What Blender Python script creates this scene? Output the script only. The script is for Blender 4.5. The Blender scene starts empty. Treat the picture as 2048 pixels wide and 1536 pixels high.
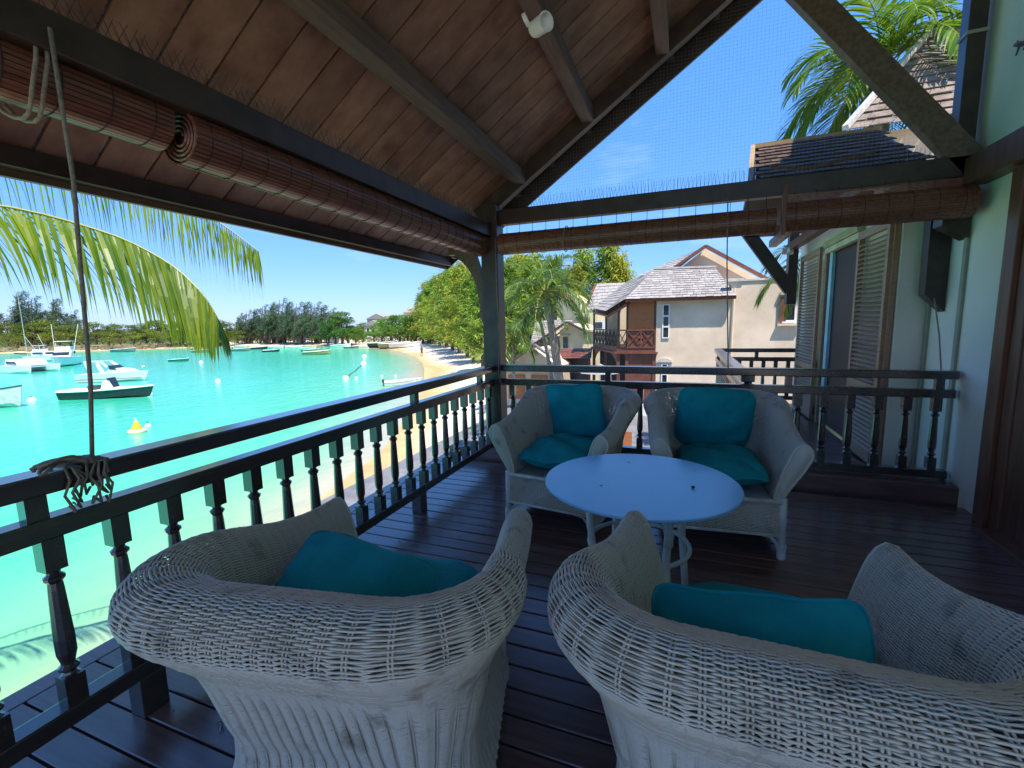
import bpy, math, random
import numpy as np
from math import sin, cos, pi, radians, sqrt, atan2
from mathutils import Vector, Matrix
random.seed(7)
rng = random.Random(11)
SC = bpy.context.scene
COL = SC.collection

# ------------------------------------------------------------------ camera, sky, sun, exposure
def make_camera():
    pt, yw, rl = radians(7.63), radians(20.92), radians(-1.25)
    F = Vector((-sin(yw)*cos(pt), cos(yw)*cos(pt), -sin(pt)))
    R0 = Vector((cos(yw), sin(yw), 0)); U0 = R0.cross(F)
    R = cos(rl)*R0 + sin(rl)*U0; U = -sin(rl)*R0 + cos(rl)*U0
    cd = bpy.data.cameras.new('camera'); cam = bpy.data.objects.new('camera', cd); COL.objects.link(cam)
    m = Matrix((R, U, -F)).transposed().to_4x4(); m.translation = Vector((0, 0, 1.48))
    cam.matrix_world = m
    cd.sensor_width = 36; cd.lens = 906/2048*36
    cd.clip_start = .02; cd.clip_end = 9000
    SC.camera = cam
make_camera()
SUN_AZ, SUN_EL = radians(131), radians(64)       # azimuth clockwise from +Y
def make_light():
    w = bpy.data.worlds.new('World'); SC.world = w; w.use_nodes = True
    nt = w.node_tree; nt.nodes.clear()
    out = nt.nodes.new('ShaderNodeOutputWorld'); bg = nt.nodes.new('ShaderNodeBackground')
    sk = nt.nodes.new('ShaderNodeTexSky'); sk.sky_type = 'NISHITA'; sk.sun_disc = False
    sk.sun_elevation = SUN_EL; sk.sun_rotation = SUN_AZ; sk.air_density = 1.0; sk.dust_density = .25; sk.ozone_density = 2.2
    hs = nt.nodes.new('ShaderNodeHueSaturation'); hs.inputs['Saturation'].default_value = 1.12; hs.inputs['Value'].default_value = 1.0
    # a few thin clouds low in the sky
    tc = nt.nodes.new('ShaderNodeTexCoord'); mp = nt.nodes.new('ShaderNodeMapping'); mp.inputs['Scale'].default_value = (2.2, 2.2, 7)
    nz = nt.nodes.new('ShaderNodeTexNoise'); nz.inputs['Scale'].default_value = 2.0; nz.inputs['Detail'].default_value = 7; nz.inputs['Roughness'].default_value = .58
    cr = nt.nodes.new('ShaderNodeValToRGB'); cr.color_ramp.elements[0].position = .60; cr.color_ramp.elements[1].position = .86
    cr.color_ramp.elements[1].color = (.22, .22, .22, 1)
    mx = nt.nodes.new('ShaderNodeMix'); mx.data_type = 'RGBA'
    mx.inputs['B'].default_value = (3.4, 3.6, 3.9, 1)
    tn = nt.nodes.new('ShaderNodeMix'); tn.data_type = 'RGBA'; tn.inputs['Factor'].default_value = .80; tn.inputs['B'].default_value = (.22, .88, 2.65, 1)
    L = nt.links.new
    L(tc.outputs['Generated'], mp.inputs['Vector']); L(mp.outputs['Vector'], nz.inputs['Vector']); L(nz.outputs['Fac'], cr.inputs['Fac'])
    L(sk.outputs['Color'], hs.inputs['Color']); L(hs.outputs['Color'], tn.inputs['A']); L(tn.outputs['Result'], mx.inputs['A']); L(cr.outputs['Color'], mx.inputs['Factor'])
    L(mx.outputs['Result'], bg.inputs['Color']); L(bg.outputs['Background'], out.inputs['Surface'])
    bg.inputs['Strength'].default_value = .15
    s = bpy.data.lights.new('sun', 'SUN'); s.energy = 3.0; s.angle = radians(.5); s.color = (1, .95, .86)
    so = bpy.data.objects.new('sun', s); COL.objects.link(so)
    d = Vector((sin(SUN_AZ)*cos(SUN_EL), cos(SUN_AZ)*cos(SUN_EL), sin(SUN_EL)))
    so.rotation_euler = (-d).to_track_quat('-Z', 'Y').to_euler()
    so.location = (0, -10, 30)
make_light()
vs = SC.view_settings; vs.view_transform = 'Standard'; vs.look = 'None'; vs.gamma = 1; vs.use_curve_mapping = False
vs.exposure = 1.52

# ------------------------------------------------------------------ materials
MATS = {}
def nodemat(name):
    m = bpy.data.materials.new(name); m.use_nodes = True
    nt = m.node_tree; b = nt.nodes['Principled BSDF']
    return m, nt, b, nt.links.new
def mat(name, c, rough=.6, spec=.5, var=.18, scale=3.0, stretch=(1, 1, 1), bump=0, bscale=40, c2=None, objvar=.0, metal=0, lo=.35, hi=.7, coat=0):
    """procedural paint / wood / plaster: noise between two tones, a tint per object, a fine bump"""
    if name in MATS: return MATS[name]
    m, nt, b, L = nodemat(name); MATS[name] = m
    tc = nt.nodes.new('ShaderNodeTexCoord'); mp = nt.nodes.new('ShaderNodeMapping'); mp.inputs['Scale'].default_value = stretch
    L(tc.outputs['Object'], mp.inputs['Vector'])
    oi = nt.nodes.new('ShaderNodeObjectInfo')
    ad = nt.nodes.new('ShaderNodeVectorMath'); ad.operation = 'ADD'
    mu = nt.nodes.new('ShaderNodeVectorMath'); mu.operation = 'SCALE'; mu.inputs[3].default_value = 37.0
    cmb = nt.nodes.new('ShaderNodeCombineXYZ'); L(oi.outputs['Random'], cmb.inputs[0]); L(oi.outputs['Random'], cmb.inputs[2])
    L(cmb.outputs[0], mu.inputs[0]); L(mp.outputs[0], ad.inputs[0]); L(mu.outputs[0], ad.inputs[1])
    nz = nt.nodes.new('ShaderNodeTexNoise'); nz.inputs['Scale'].default_value = scale; nz.inputs['Detail'].default_value = 6; nz.inputs['Roughness'].default_value = .6
    L(ad.outputs[0], nz.inputs['Vector'])
    cr = nt.nodes.new('ShaderNodeValToRGB'); e = cr.color_ramp.elements
    e[0].position = lo; e[1].position = hi
    d = c2 if c2 else tuple(min(1, x*(1+var)) for x in c)
    k = c if c2 else tuple(x*(1-var) for x in c)
    e[0].color = (*k, 1); e[1].color = (*d, 1)
    L(nz.outputs['Fac'], cr.inputs['Fac'])
    hs = nt.nodes.new('ShaderNodeHueSaturation')
    mr = nt.nodes.new('ShaderNodeMapRange'); mr.inputs['To Min'].default_value = 1-objvar; mr.inputs['To Max'].default_value = 1+objvar
    L(oi.outputs['Random'], mr.inputs['Value']); L(mr.outputs[0], hs.inputs['Value'])
    L(cr.outputs['Color'], hs.inputs['Color']); L(hs.outputs['Color'], b.inputs['Base Color'])
    b.inputs['Roughness'].default_value = rough; b.inputs['Specular IOR Level'].default_value = spec; b.inputs['Metallic'].default_value = metal
    if coat: b.inputs['Coat Weight'].default_value = coat; b.inputs['Coat Roughness'].default_value = .2
    if bump:
        n2 = nt.nodes.new('ShaderNodeTexNoise'); n2.inputs['Scale'].default_value = bscale; n2.inputs['Detail'].default_value = 4
        L(ad.outputs[0], n2.inputs['Vector'])
        bp = nt.nodes.new('ShaderNodeBump'); bp.inputs['Strength'].default_value = bump; bp.inputs['Distance'].default_value = .01
        L(n2.outputs['Fac'], bp.inputs['Height']); L(bp.outputs[0], b.inputs['Normal'])
    return m
def leafmat(name, c, c2, trans=.35, rough=.5, scale=.5, objvar=.12, tint=None):
    if name in MATS: return MATS[name]
    m, nt, b, L = nodemat(name); MATS[name] = m
    gm = nt.nodes.new('ShaderNodeNewGeometry'); oi = nt.nodes.new('ShaderNodeObjectInfo')
    nz = nt.nodes.new('ShaderNodeTexNoise'); nz.inputs['Scale'].default_value = scale; nz.inputs['Detail'].default_value = 3
    L(gm.outputs['Position'], nz.inputs['Vector'])
    ma = nt.nodes.new('ShaderNodeMath'); ma.operation = 'ADD'; ma.inputs[1].default_value = -.5
    L(gm.outputs['Random Per Island'], ma.inputs[0])
    mb = nt.nodes.new('ShaderNodeMath'); mb.operation = 'MULTIPLY_ADD'; mb.inputs[1].default_value = .45
    L(ma.outputs[0], mb.inputs[0]); L(nz.outputs['Fac'], mb.inputs[2])
    cr = nt.nodes.new('ShaderNodeValToRGB'); e = cr.color_ramp.elements; e[0].position = .25; e[1].position = .75
    e[0].color = (*c, 1); e[1].color = (*c2, 1); L(mb.outputs[0], cr.inputs['Fac'])
    hs = nt.nodes.new('ShaderNodeHueSaturation'); mr = nt.nodes.new('ShaderNodeMapRange')
    mr.inputs['To Min'].default_value = 1-objvar; mr.inputs['To Max'].default_value = 1+objvar
    L(oi.outputs['Random'], mr.inputs['Value']); L(mr.outputs[0], hs.inputs['Value']); L(cr.outputs['Color'], hs.inputs['Color'])
    L(hs.outputs['Color'], b.inputs['Base Color']); b.inputs['Roughness'].default_value = rough; b.inputs['Specular IOR Level'].default_value = .35
    tr = nt.nodes.new('ShaderNodeBsdfTranslucent'); L(hs.outputs['Color'], tr.inputs['Color'])
    ms = nt.nodes.new('ShaderNodeMixShader'); ms.inputs[0].default_value = trans
    out = nt.nodes['Material Output']
    L(b.outputs[0], ms.inputs[1]); L(tr.outputs[0], ms.inputs[2]); L(ms.outputs[0], out.inputs['Surface'])
    return m
X8 = (1.2, 14, 14); Y8 = (14, 1.2, 14); Z8 = (14, 14, 1.2)
DARK = mat('dark_stained_timber', (.035, .022, .016), .38, .5, scale=2, stretch=(3, 3, 3), c2=(.075, .05, .036), bump=.12, objvar=.1)
RAILW = mat('rail_timber', (.030, .020, .015), .2, .8, scale=2, stretch=Y8, c2=(.062, .042, .03), bump=.06, objvar=.08, coat=.9)
BEAM = mat('beam_timber', (.11, .07, .046), .5, .4, scale=2, stretch=Y8, c2=(.20, .135, .09), bump=.15, objvar=.08)
CEIL = mat('ceiling_board_timber', (.17, .078, .046), .5, .35, scale=1.6, stretch=(2.2, 3.2, 2.2), c2=(.36, .20, .128), bump=.15, objvar=.2, lo=.32, hi=.66)
DECKW = mat('deck_timber', (.12, .058, .05), .22, .75, scale=2.4, stretch=X8, c2=(.20, .105, .09), bump=.08, bscale=30, objvar=.16, coat=.35)
BAMB = mat('bamboo_slat', (.14, .046, .028), .35, .5, scale=3, stretch=Y8, c2=(.30, .12, .066), bump=.08, objvar=.1)
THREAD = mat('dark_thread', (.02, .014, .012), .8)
ROPE = mat('cord', (.27, .23, .17), .8, scale=60, var=.3)
WICK = mat('wicker_paint', (.30, .25, .19), .40, .45, scale=9, c2=(.70, .63, .52), lo=.24, hi=.44, bump=.15, bscale=120)
WICKF = mat('wicker_frame', (.46, .43, .37), .4, .45, scale=8, c2=(.72, .70, .66), lo=.3, hi=.6, bump=.1)
TEAL = mat('teal_cloth', (.004, .25, .285), .8, .2, scale=5, c2=(.012, .37, .41), bump=.25, bscale=400)
WALLG = mat('mint_plaster', (.84, .77, .62), .85, .2, scale=1.3, c2=(.90, .84, .70), bump=.35, bscale=45)
REDW = mat('reddish_timber', (.12, .042, .020), .4, .45, scale=2, stretch=Z8, c2=(.22, .085, .042), bump=.1, objvar=.1)
SHUT = mat('shutter_timber', (.36, .19, .105), .5, .35, scale=3, stretch=Y8, c2=(.47, .27, .165), objvar=.1)
CREAM = mat('cream_plaster', (.60, .46, .33), .9, .15, scale=.55, c2=(.80, .65, .49), bump=.4, bscale=9, lo=.3, hi=.62)
YELL = mat('yellow_plaster', (.52, .42, .24), .9, .15, scale=.8, c2=(.74, .62, .38), bump=.3, bscale=9, lo=.28, hi=.55)
SHING = mat('grey_shingle', (.26, .23, .21), .8, .2, scale=5, c2=(.38, .345, .32), bump=.3, bscale=20, objvar=.17)
SHINGD = mat('mosaic_shingle', (.10, .085, .075), .8, .2, scale=14, c2=(.42, .37, .33), bump=.4, bscale=12, lo=.4, hi=.6, objvar=.3)
WHITE = mat('white_paint', (.72, .72, .70), .35, .5, scale=4, c2=(.82, .82, .80))
HULLW = mat('boat_white', (.70, .72, .72), .25, .5, scale=1, c2=(.82, .83, .83))
NAVY = mat('hull_charcoal', (.022, .03, .034), .25, .5)
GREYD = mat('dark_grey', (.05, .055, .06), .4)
GLASSD = mat('window_dark', (.02, .03, .035), .08, .6)
STEEL = mat('steel', (.5, .5, .5), .25, metal=1)
TRUNK = mat('palm_trunk_bark', (.20, .155, .115), .85, .2, scale=9, c2=(.36, .30, .24), bump=.5, bscale=20)
BARK = mat('tree_bark', (.085, .06, .045), .9, .2, scale=6, c2=(.16, .12, .09), bump=.4)
PALML = leafmat('palm_leaf', (.055, .15, .010), (.23, .31, .020), .45, .38, 1.5)
PALMR = mat('palm_rib', (.26, .29, .05), .45, c2=(.38, .30, .05))
PALMD = leafmat('palm_leaf_green', (.04, .105, .018), (.16, .24, .03), .4, .35, 1.2)
CASU = leafmat('casuarina_needles', (.12, .23, .02), (.34, .43, .05), .4, .6, .22)
CASUY = leafmat('casuarina_needles_yellow', (.22, .26, .018), (.48, .45, .045), .4, .6, .22)
CASUD = leafmat('casuarina_needles_dark', (.045, .085, .050), (.13, .19, .09), .3, .6, .12)
BROAD = leafmat('broad_leaves', (.06, .16, .02), (.17, .32, .04), .35, .5, .25, .25)
BROADD = leafmat('broad_leaves_olive', (.07, .12, .018), (.25, .28, .035), .3, .5, .18, .25)
ORANGE = mat('orange_blind', (.34, .10, .028), .55, scale=4, stretch=(2, 2, 16), c2=(.52, .19, .06))
REDB = mat('red_brown_paint', (.135, .045, .028), .5, c2=(.21, .075, .045))
PAVE = mat('grey_paving', (.14, .135, .14), .8, .2, scale=2, c2=(.22, .215, .22), bump=.2)
YBUOY = mat('buoy_yellow', (.75, .36, .015), .4, c2=(.85, .46, .03))

# ------------------------------------------------------------------ mesh builder
class MB:
    def __init__(s): s.v = []; s.f = []; s.m = []; s.k = 0
    def add(s, vs, fs):
        o = len(s.v); s.v.extend([tuple(p) for p in vs])
        for f in fs: s.f.append(tuple(i+o for i in f)); s.m.append(s.k)
        return s
    def box(s, c, d, M=None):
        hx, hy, hz = d[0]/2, d[1]/2, d[2]/2
        P = [Vector((x, y, z)) for z in (-hz, hz) for y in (-hy, hy) for x in (-hx, hx)]
        if M is not None: P = [M @ p for p in P]
        c = Vector(c)
        return s.add([p+c for p in P], [(0, 2, 3, 1), (4, 5, 7, 6), (0, 1, 5, 4), (2, 6, 7, 3), (0, 4, 6, 2), (1, 3, 7, 5)])
    def lo(s, a, b):           # box by its two corners
        return s.box([(a[i]+b[i])/2 for i in range(3)], [abs(b[i]-a[i]) for i in range(3)])
    def bar(s, p, q, w, h, up=(0, 0, 1)):
        p, q = Vector(p), Vector(q); ey = (q-p); l = ey.length; ey.normalize()
        ex = ey.cross(Vector(up)).normalized(); ez = ex.cross(ey)
        return s.box((p+q)/2, (w, l, h), Matrix((ex, ey, ez)).transposed())
    def tube(s, pts, r, n=6, closed=False, cap=True):
        P = [Vector(p) for p in pts]; N = len(P)
        rr = r if isinstance(r, (list, tuple)) else [r]*N
        vs = []; fs = []; e1 = None
        for i in range(N):
            t = (P[(i+1) % N]-P[i-1]) if closed else (P[min(i+1, N-1)]-P[max(i-1, 0)])
            if t.length < 1e-9: t = Vector((0, 0, 1))
            t.normalize()
            if e1 is None:
                a = Vector((0, 0, 1)) if abs(t.z) < .9 else Vector((1, 0, 0)); e1 = t.cross(a).normalized()
            else:
                e1 = (e1 - t*e1.dot(t)); e1 = e1.normalized() if e1.length > 1e-6 else t.orthogonal().normalized()
            e2 = t.cross(e1)
            for k in range(n):
                a = 2*pi*k/n; vs.append(P[i]+(e1*cos(a)+e2*sin(a))*rr[i])
        for i in range(N if closed else N-1):
            a, b = i*n, ((i+1) % N)*n
            for k in range(n): fs.append((a+k, a+(k+1) % n, b+(k+1) % n, b+k))
        if cap and not closed: fs += [tuple(range(n-1, -1, -1)), tuple(range((N-1)*n, N*n))]
        return s.add(vs, fs)
    def lathe(s, c, prof, n=10, ax=None):
        c = Vector(c); vs = []; fs = []
        ez = Vector(ax).normalized() if ax else Vector((0, 0, 1)); ex = ez.orthogonal().normalized(); ey = ez.cross(ex)
        if not ax: ex, ey = Vector((1, 0, 0)), Vector((0, 1, 0))
        for r, z in prof:
            for k in range(n):
                a = 2*pi*k/n; vs.append(c+ex*(r*cos(a))+ey*(r*sin(a))+ez*z)
        N = len(prof)
        for i in range(N-1):
            for k in range(n): fs.append((i*n+k, i*n+(k+1) % n, (i+1)*n+(k+1) % n, (i+1)*n+k))
        fs += [tuple(range(n-1, -1, -1)), tuple(range((N-1)*n, N*n))]
        return s.add(vs, fs)
    def prism(s, poly, d):     # poly: planar 3D points, extruded by vector d
        P = [Vector(p) for p in poly]; n = len(P); d = Vector(d)
        fs = [tuple(range(n-1, -1, -1)), tuple(range(n, 2*n))]+[(i, (i+1) % n, n+(i+1) % n, n+i) for i in range(n)]
        return s.add(P+[p+d for p in P], fs)
    def poly(s, pts): return s.add(pts, [tuple(range(len(pts)))])
    def mesh(s, name, mats, smooth=False):
        me = bpy.data.meshes.new(name); me.from_pydata(s.v, [], s.f)
        for m in (mats if isinstance(mats, (list, tuple)) else [mats]): me.materials.append(m)
        me.polygons.foreach_set('material_index', s.m)
        if smooth: me.polygons.foreach_set('use_smooth', [True]*len(s.f))
        me.update(); return me
def objm(name, me, root=None, loc=None, kind=None):
    o = bpy.data.objects.new(name, me); COL.objects.link(o)
    if root is not None:
        o.parent = root
    if loc is not None: o.location = loc
    if kind: o['kind'] = kind
    return o
WORLD0 = {}
def part(name, mb, mats, root=None, smooth=False, kind=None, label=None, bevel=0):
    """mesh in house coordinates, hung on its thing (whose Empty stands at its own base)"""
    o = objm(name, mb.mesh(name, mats, smooth), root, kind=kind)
    if root is not None:
        w = Vector((0, 0, 0)); r = root
        while r is not None: w += r.location; r = r.parent
        o.location = -w
    if label: o['label'] = label
    if bevel:
        b = o.modifiers.new('edge', 'BEVEL'); b.width = bevel; b.segments = 2; b.limit_method = 'ANGLE'
        b.harden_normals = False
    return o
def tag(o, label=None, cat=None, group=None, kind=None):
    if label: o['label'] = label
    if cat: o['category'] = cat
    if group: o['group'] = group
    if kind: o['kind'] = kind
    return o
def thing(name, label, cat, loc=(0, 0, 0), group=None, kind=None):
    o = bpy.data.objects.new(name, None); COL.objects.link(o); o.location = loc; o.empty_display_size = .1
    return tag(o, label, cat, group, kind)
D = -.12                                    # deck level (z = 0 is just above it, so that the handrail tops out at 1.0)
def zc(x): return 2.88+.68*(x+2.1)          # underside of the ceiling boards

# ------------------------------------------------------------------ terrain, sea
SHORE = [(-2, -60), (-4, -20), (-6.2, -6), (-7.6, 1), (-8.6, 5), (-9.7, 8.3), (-11.0, 11), (-12.4, 16), (-14.7, 20.9), (-19.5, 30.5), (-24.5, 39.2), (-30, 48.2), (-36.5, 58),
         (-43, 67), (-57, 82.4), (-70, 94), (-84, 103), (-98, 107), (-116, 106), (-143, 101), (-152, 92), (-163, 83), (-178, 74), (-196, 64), (-215, 50), (-240, 20), (-280, -60)]
def shore_dist(X, Y):
    P = np.stack([X, Y], -1).astype(float); best = np.full(X.shape, 1e9); S = np.array(SHORE, float)
    for a, b in zip(S[:-1], S[1:]):
        ab = b-a; t = np.clip(((P-a)@ab)/(ab@ab), 0, 1); d = np.linalg.norm(P-(a+t[..., None]*ab), axis=-1); best = np.minimum(best, d)
    poly = np.vstack([S, [(-280, -4000), (-2, -4000)]]); inside = np.zeros(X.shape, bool); n = len(poly); j = n-1
    for i in range(n):
        xi, yi = poly[i]; xj, yj = poly[j]
        c = ((yi > Y) != (yj > Y)) & (X < (xj-xi)*(Y-yi)/((yj-yi) if yj != yi else 1e-9)+xi); inside ^= c; j = i
    return np.where(inside, best, -best)     # positive over the water
def grid(name, xs, ys, zf, kind='structure'):
    X, Y = np.meshgrid(xs, ys, indexing='xy'); d = shore_dist(X, Y); Z = zf(X, Y, d)
    V = np.stack([X, Y, Z], -1).reshape(-1, 3); nx, ny = len(xs), len(ys)
    I = np.arange(nx*ny).reshape(ny, nx)
    Fq = np.stack([I[:-1, :-1], I[:-1, 1:], I[1:, 1:], I[1:, :-1]], -1).reshape(-1, 4)
    me = bpy.data.meshes.new(name); me.from_pydata(V.tolist(), [], Fq.tolist())
    at = me.attributes.new('shore', 'FLOAT', 'POINT'); at.data.foreach_set('value', d.reshape(-1).astype(np.float32))
    me.polygons.foreach_set('use_smooth', [True]*len(me.polygons))
    o = objm(name, me); o['kind'] = kind; return o
xs = np.concatenate([[-4000, -1200, -500], np.arange(-300, -110, 4.), np.arange(-110, -30, 2.), np.arange(-30, 2, .8), np.arange(2, 40, 4.), [60, 120, 400, 1500, 4000]])
ys = np.concatenate([[-3000, -800, -200], np.arange(-80, -4, 4.), np.arange(-4, 50, .8), np.arange(50, 130, 2.), [150, 200, 400, 1200, 4000]])
def zland(X, Y, d):
    h = np.where(d < 0, np.minimum(-d*.075, .72)+np.clip((-d-30)*.01, 0, 6), -np.minimum(d*.09, 3))
    return -4.0+h
land = grid('beach', xs, ys, zland)
sea = grid('sea', xs, ys, lambda X, Y, d: np.full(X.shape, -4.0))
def ramp_attr(m, nt, L, stops, scale, amp, noise_scale, stretch=(1, 1, 1)):
    a = nt.nodes.new('ShaderNodeAttribute'); a.attribute_name = 'shore'
    tc = nt.nodes.new('ShaderNodeTexCoord'); mp = nt.nodes.new('ShaderNodeMapping'); mp.inputs['Scale'].default_value = stretch
    nz = nt.nodes.new('ShaderNodeTexNoise'); nz.inputs['Scale'].default_value = noise_scale; nz.inputs['Detail'].default_value = 4
    L(tc.outputs['Object'], mp.inputs[0]); L(mp.outputs[0], nz.inputs['Vector'])
    m1 = nt.nodes.new('ShaderNodeMath'); m1.operation = 'MULTIPLY_ADD'; m1.inputs[1].default_value = amp; m1.inputs[2].default_value = -amp/2
    L(nz.outputs['Fac'], m1.inputs[0])
    m2 = nt.nodes.new('ShaderNodeMath'); m2.operation = 'ADD'; L(a.outputs['Fac'], m2.inputs[0]); L(m1.outputs[0], m2.inputs[1])
    mr = nt.nodes.new('ShaderNodeMapRange'); mr.inputs['From Min'].default_value = scale[0]; mr.inputs['From Max'].default_value = scale[1]
    L(m2.outputs[0], mr.inputs['Value'])
    cr = nt.nodes.new('ShaderNodeValToRGB'); e = cr.color_ramp.elements
    while len(e) < len(stops): e.new(.5)
    for el, (p, c) in zip(e, stops): el.position = p; el.color = (*c, 1)
    L(mr.outputs[0], cr.inputs['Fac']); return cr, tc
def sea_mat():
    m, nt, b, L = nodemat('lagoon_water')
    cr, tc = ramp_attr(m, nt, L, [(0, (.50, .40, .27)), (.015, (.44, .42, .27)), (.045, (.25, .47, .25)), (.10, (.11, .52, .28)), (.26, (.06, .53, .33)), (.6, (.05, .52, .36)), (1, (.042, .47, .355))], (0, 60), 4, .10)
    # weed and depth patches, then a finer layer of painted light
    n3 = nt.nodes.new('ShaderNodeTexNoise'); n3.inputs['Scale'].default_value = .035; n3.inputs['Detail'].default_value = 5
    L(tc.outputs['Object'], n3.inputs['Vector'])
    c3 = nt.nodes.new('ShaderNodeValToRGB'); c3.color_ramp.elements[0].position = .42; c3.color_ramp.elements[1].position = .7
    c3.color_ramp.elements[0].color = (1, 1, 1, 1); c3.color_ramp.elements[1].color = (.62, .86, .74, 1)
    L(n3.outputs['Fac'], c3.inputs['Fac'])
    mx = nt.nodes.new('ShaderNodeMix'); mx.data_type = 'RGBA'; mx.blend_type = 'MULTIPLY'; mx.inputs['Factor'].default_value = .8
    n4 = nt.nodes.new('ShaderNodeTexNoise'); n4.inputs['Scale'].default_value = .55; n4.inputs['Detail'].default_value = 8; n4.inputs['Roughness'].default_value = .65; n4.inputs['Distortion'].default_value = 1.2
    mp4 = nt.nodes.new('ShaderNodeMapping'); mp4.inputs['Scale'].default_value = (.8, .35, 1); mp4.inputs['Rotation'].default_value = (0, 0, .6); L(tc.outputs['Object'], mp4.inputs[0]); L(mp4.outputs[0], n4.inputs['Vector'])
    c4 = nt.nodes.new('ShaderNodeValToRGB'); c4.color_ramp.elements[0].position = .35; c4.color_ramp.elements[1].position = .65; c4.color_ramp.elements[0].color = (.80, .90, .92, 1); c4.color_ramp.elements[1].color = (1.0, 1.0, 1.0, 1); L(n4.outputs['Fac'], c4.inputs['Fac'])  # caustic-like patches of light painted into the water colour
    mx4 = nt.nodes.new('ShaderNodeMix'); mx4.data_type = 'RGBA'; mx4.blend_type = 'MULTIPLY'; mx4.inputs['Factor'].default_value = 1; L(cr.outputs['Color'], mx4.inputs['A']); L(c4.outputs['Color'], mx4.inputs['B'])
    L(mx4.outputs['Result'], mx.inputs['A']); L(c3.outputs['Color'], mx.inputs['B']); L(mx.outputs['Result'], b.inputs['Base Color'])
    b.inputs['Roughness'].default_value = .12; b.inputs['Specular IOR Level'].default_value = .2
    mp = nt.nodes.new('ShaderNodeMapping'); mp.inputs['Scale'].default_value = (1, .45, 1); mp.inputs['Rotation'].default_value = (0, 0, .5)
    nz = nt.nodes.new('ShaderNodeTexNoise'); nz.inputs['Scale'].default_value = 1.6; nz.inputs['Detail'].default_value = 6; nz.inputs['Roughness'].default_value = .6
    L(tc.outputs['Object'], mp.inputs[0]); L(mp.outputs[0], nz.inputs['Vector'])
    bp = nt.nodes.new('ShaderNodeBump'); bp.inputs['Strength'].default_value = .55; bp.inputs['Distance'].default_value = .12
    L(nz.outputs['Fac'], bp.inputs['Height']); L(bp.outputs[0], b.inputs['Normal'])
    return m
sea.data.materials.append(sea_mat())
def sand_mat():
    m, nt, b, L = nodemat('coral_sand')
    cr, tc = ramp_attr(m, nt, L, [(0, (.05, .07, .02)), (.30, (.10, .12, .035)), (.48, (.28, .22, .13)), (.58, (.66, .54, .42)), (.93, (.72, .60, .47)), (.967, (.52, .38, .20)), (.985, (.44, .32, .15)), (1, (.5, .38, .2))], (-60, .5), 7, .07)
    n2 = nt.nodes.new('ShaderNodeTexNoise'); n2.inputs['Scale'].default_value = 1.1; n2.inputs['Detail'].default_value = 7
    L(tc.outputs['Object'], n2.inputs['Vector'])
    c2 = nt.nodes.new('ShaderNodeValToRGB'); c2.color_ramp.elements[0].position = .3; c2.color_ramp.elements[0].color = (.82, .80, .78, 1); c2.color_ramp.elements[1].position = .6
    L(n2.outputs['Fac'], c2.inputs['Fac'])
    mx = nt.nodes.new('ShaderNodeMix'); mx.data_type = 'RGBA'; mx.blend_type = 'MULTIPLY'; mx.inputs['Factor'].default_value = 1
    L(cr.outputs['Color'], mx.inputs['A']); L(c2.outputs['Color'], mx.inputs['B']); L(mx.outputs['Result'], b.inputs['Base Color'])
    b.inputs['Roughness'].default_value = .95; b.inputs['Specular IOR Level'].default_value = .1
    bp = nt.nodes.new('ShaderNodeBump'); bp.inputs['Strength'].default_value = .5; bp.inputs['Distance'].default_value = .06
    L(n2.outputs['Fac'], bp.inputs['Height']); L(bp.outputs[0], b.inputs['Normal'])
    return m
land.data.materials.append(sand_mat())
mb = MB(); mb.lo((-9.2, 9, -3.6), (14, 60, -3.22)); tag(part('courtyard', mb, PAVE), kind='structure')

# ------------------------------------------------------------------ veranda deck
deck = thing('veranda_deck', 'dark stained veranda floor of narrow boards under the wicker chairs', 'deck', (0, 2, D), kind='structure')
PITCH = .1305
def board_mesh(x0, x1, w, t, nm):
    m = MB(); c = .004
    pr = [(-w/2, -t), (w/2, -t), (w/2, -c), (w/2-c, 0), (-w/2+c, 0), (-w/2, -c)]
    return m.prism([(x0, y, z) for y, z in pr], (x1-x0, 0, 0)).mesh(nm, DECKW)
pm = board_mesh(-2.66, 2.2, .1215, .03, 'plank')
y = 2.79-PITCH*42
while y < 4.72:
    o = objm('plank', pm, deck, (0, y-2, rng.uniform(-.0012, .0012)))
    y += PITCH
mb = MB(); mb.lo((-2.78, -2.78, -.22), (-2.665, 5.12, D+.002)); part('edge_board', mb, DECKW, deck, bevel=.004)
mb = MB(); mb.lo((-2.66, -2.78, -.30), (2.2, 4.72, D-.034)); part('light_block_slab', mb, DARK, deck)  # dark slab added to stop light coming up through the board gaps
mb = MB(); mb.lo((-2.66, 4.76, -.30), (2.2, 4.775, .012)); part('step_riser', mb, DECKW, deck, bevel=.002)
for i, (a, b) in enumerate([(4.752, 4.905), (4.912, 5.06)]):
    mb = MB(); mb.lo((-2.3, a, .014), (2.17, b, .036)); part('step_board', mb, DECKW, deck, bevel=.003)
mb = MB(); mb.lo((-2.66, 4.78, -.30), (2.2, 5.06, .010)); part('step_core', mb, DARK, deck)
mb = MB(); mb.lo((-2.9, -11, -3.6), (9, -2.8, D-.02)); tag(part('bounce_floor', mb, mat('bounce_floor_stone', (.55, .44, .32), .85, .2, scale=1.5, c2=(.68, .57, .43), bump=.2), None), kind='structure')  # unseen pale floor behind the camera, added to bounce warm light inside
deck2 = thing('side_balcony_deck', 'narrow boarded balcony floor beyond the back railing beside the shutters', 'deck', (1.2, 7, D), kind='structure')
pm2 = board_mesh(.42, 1.94, .1215, .03, 'plank')
y = 5.15
while y < 9.6:
    objm('plank', pm2, deck2, (-1.2, y-7, rng.uniform(-.0012, .0012))); y += PITCH
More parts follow.
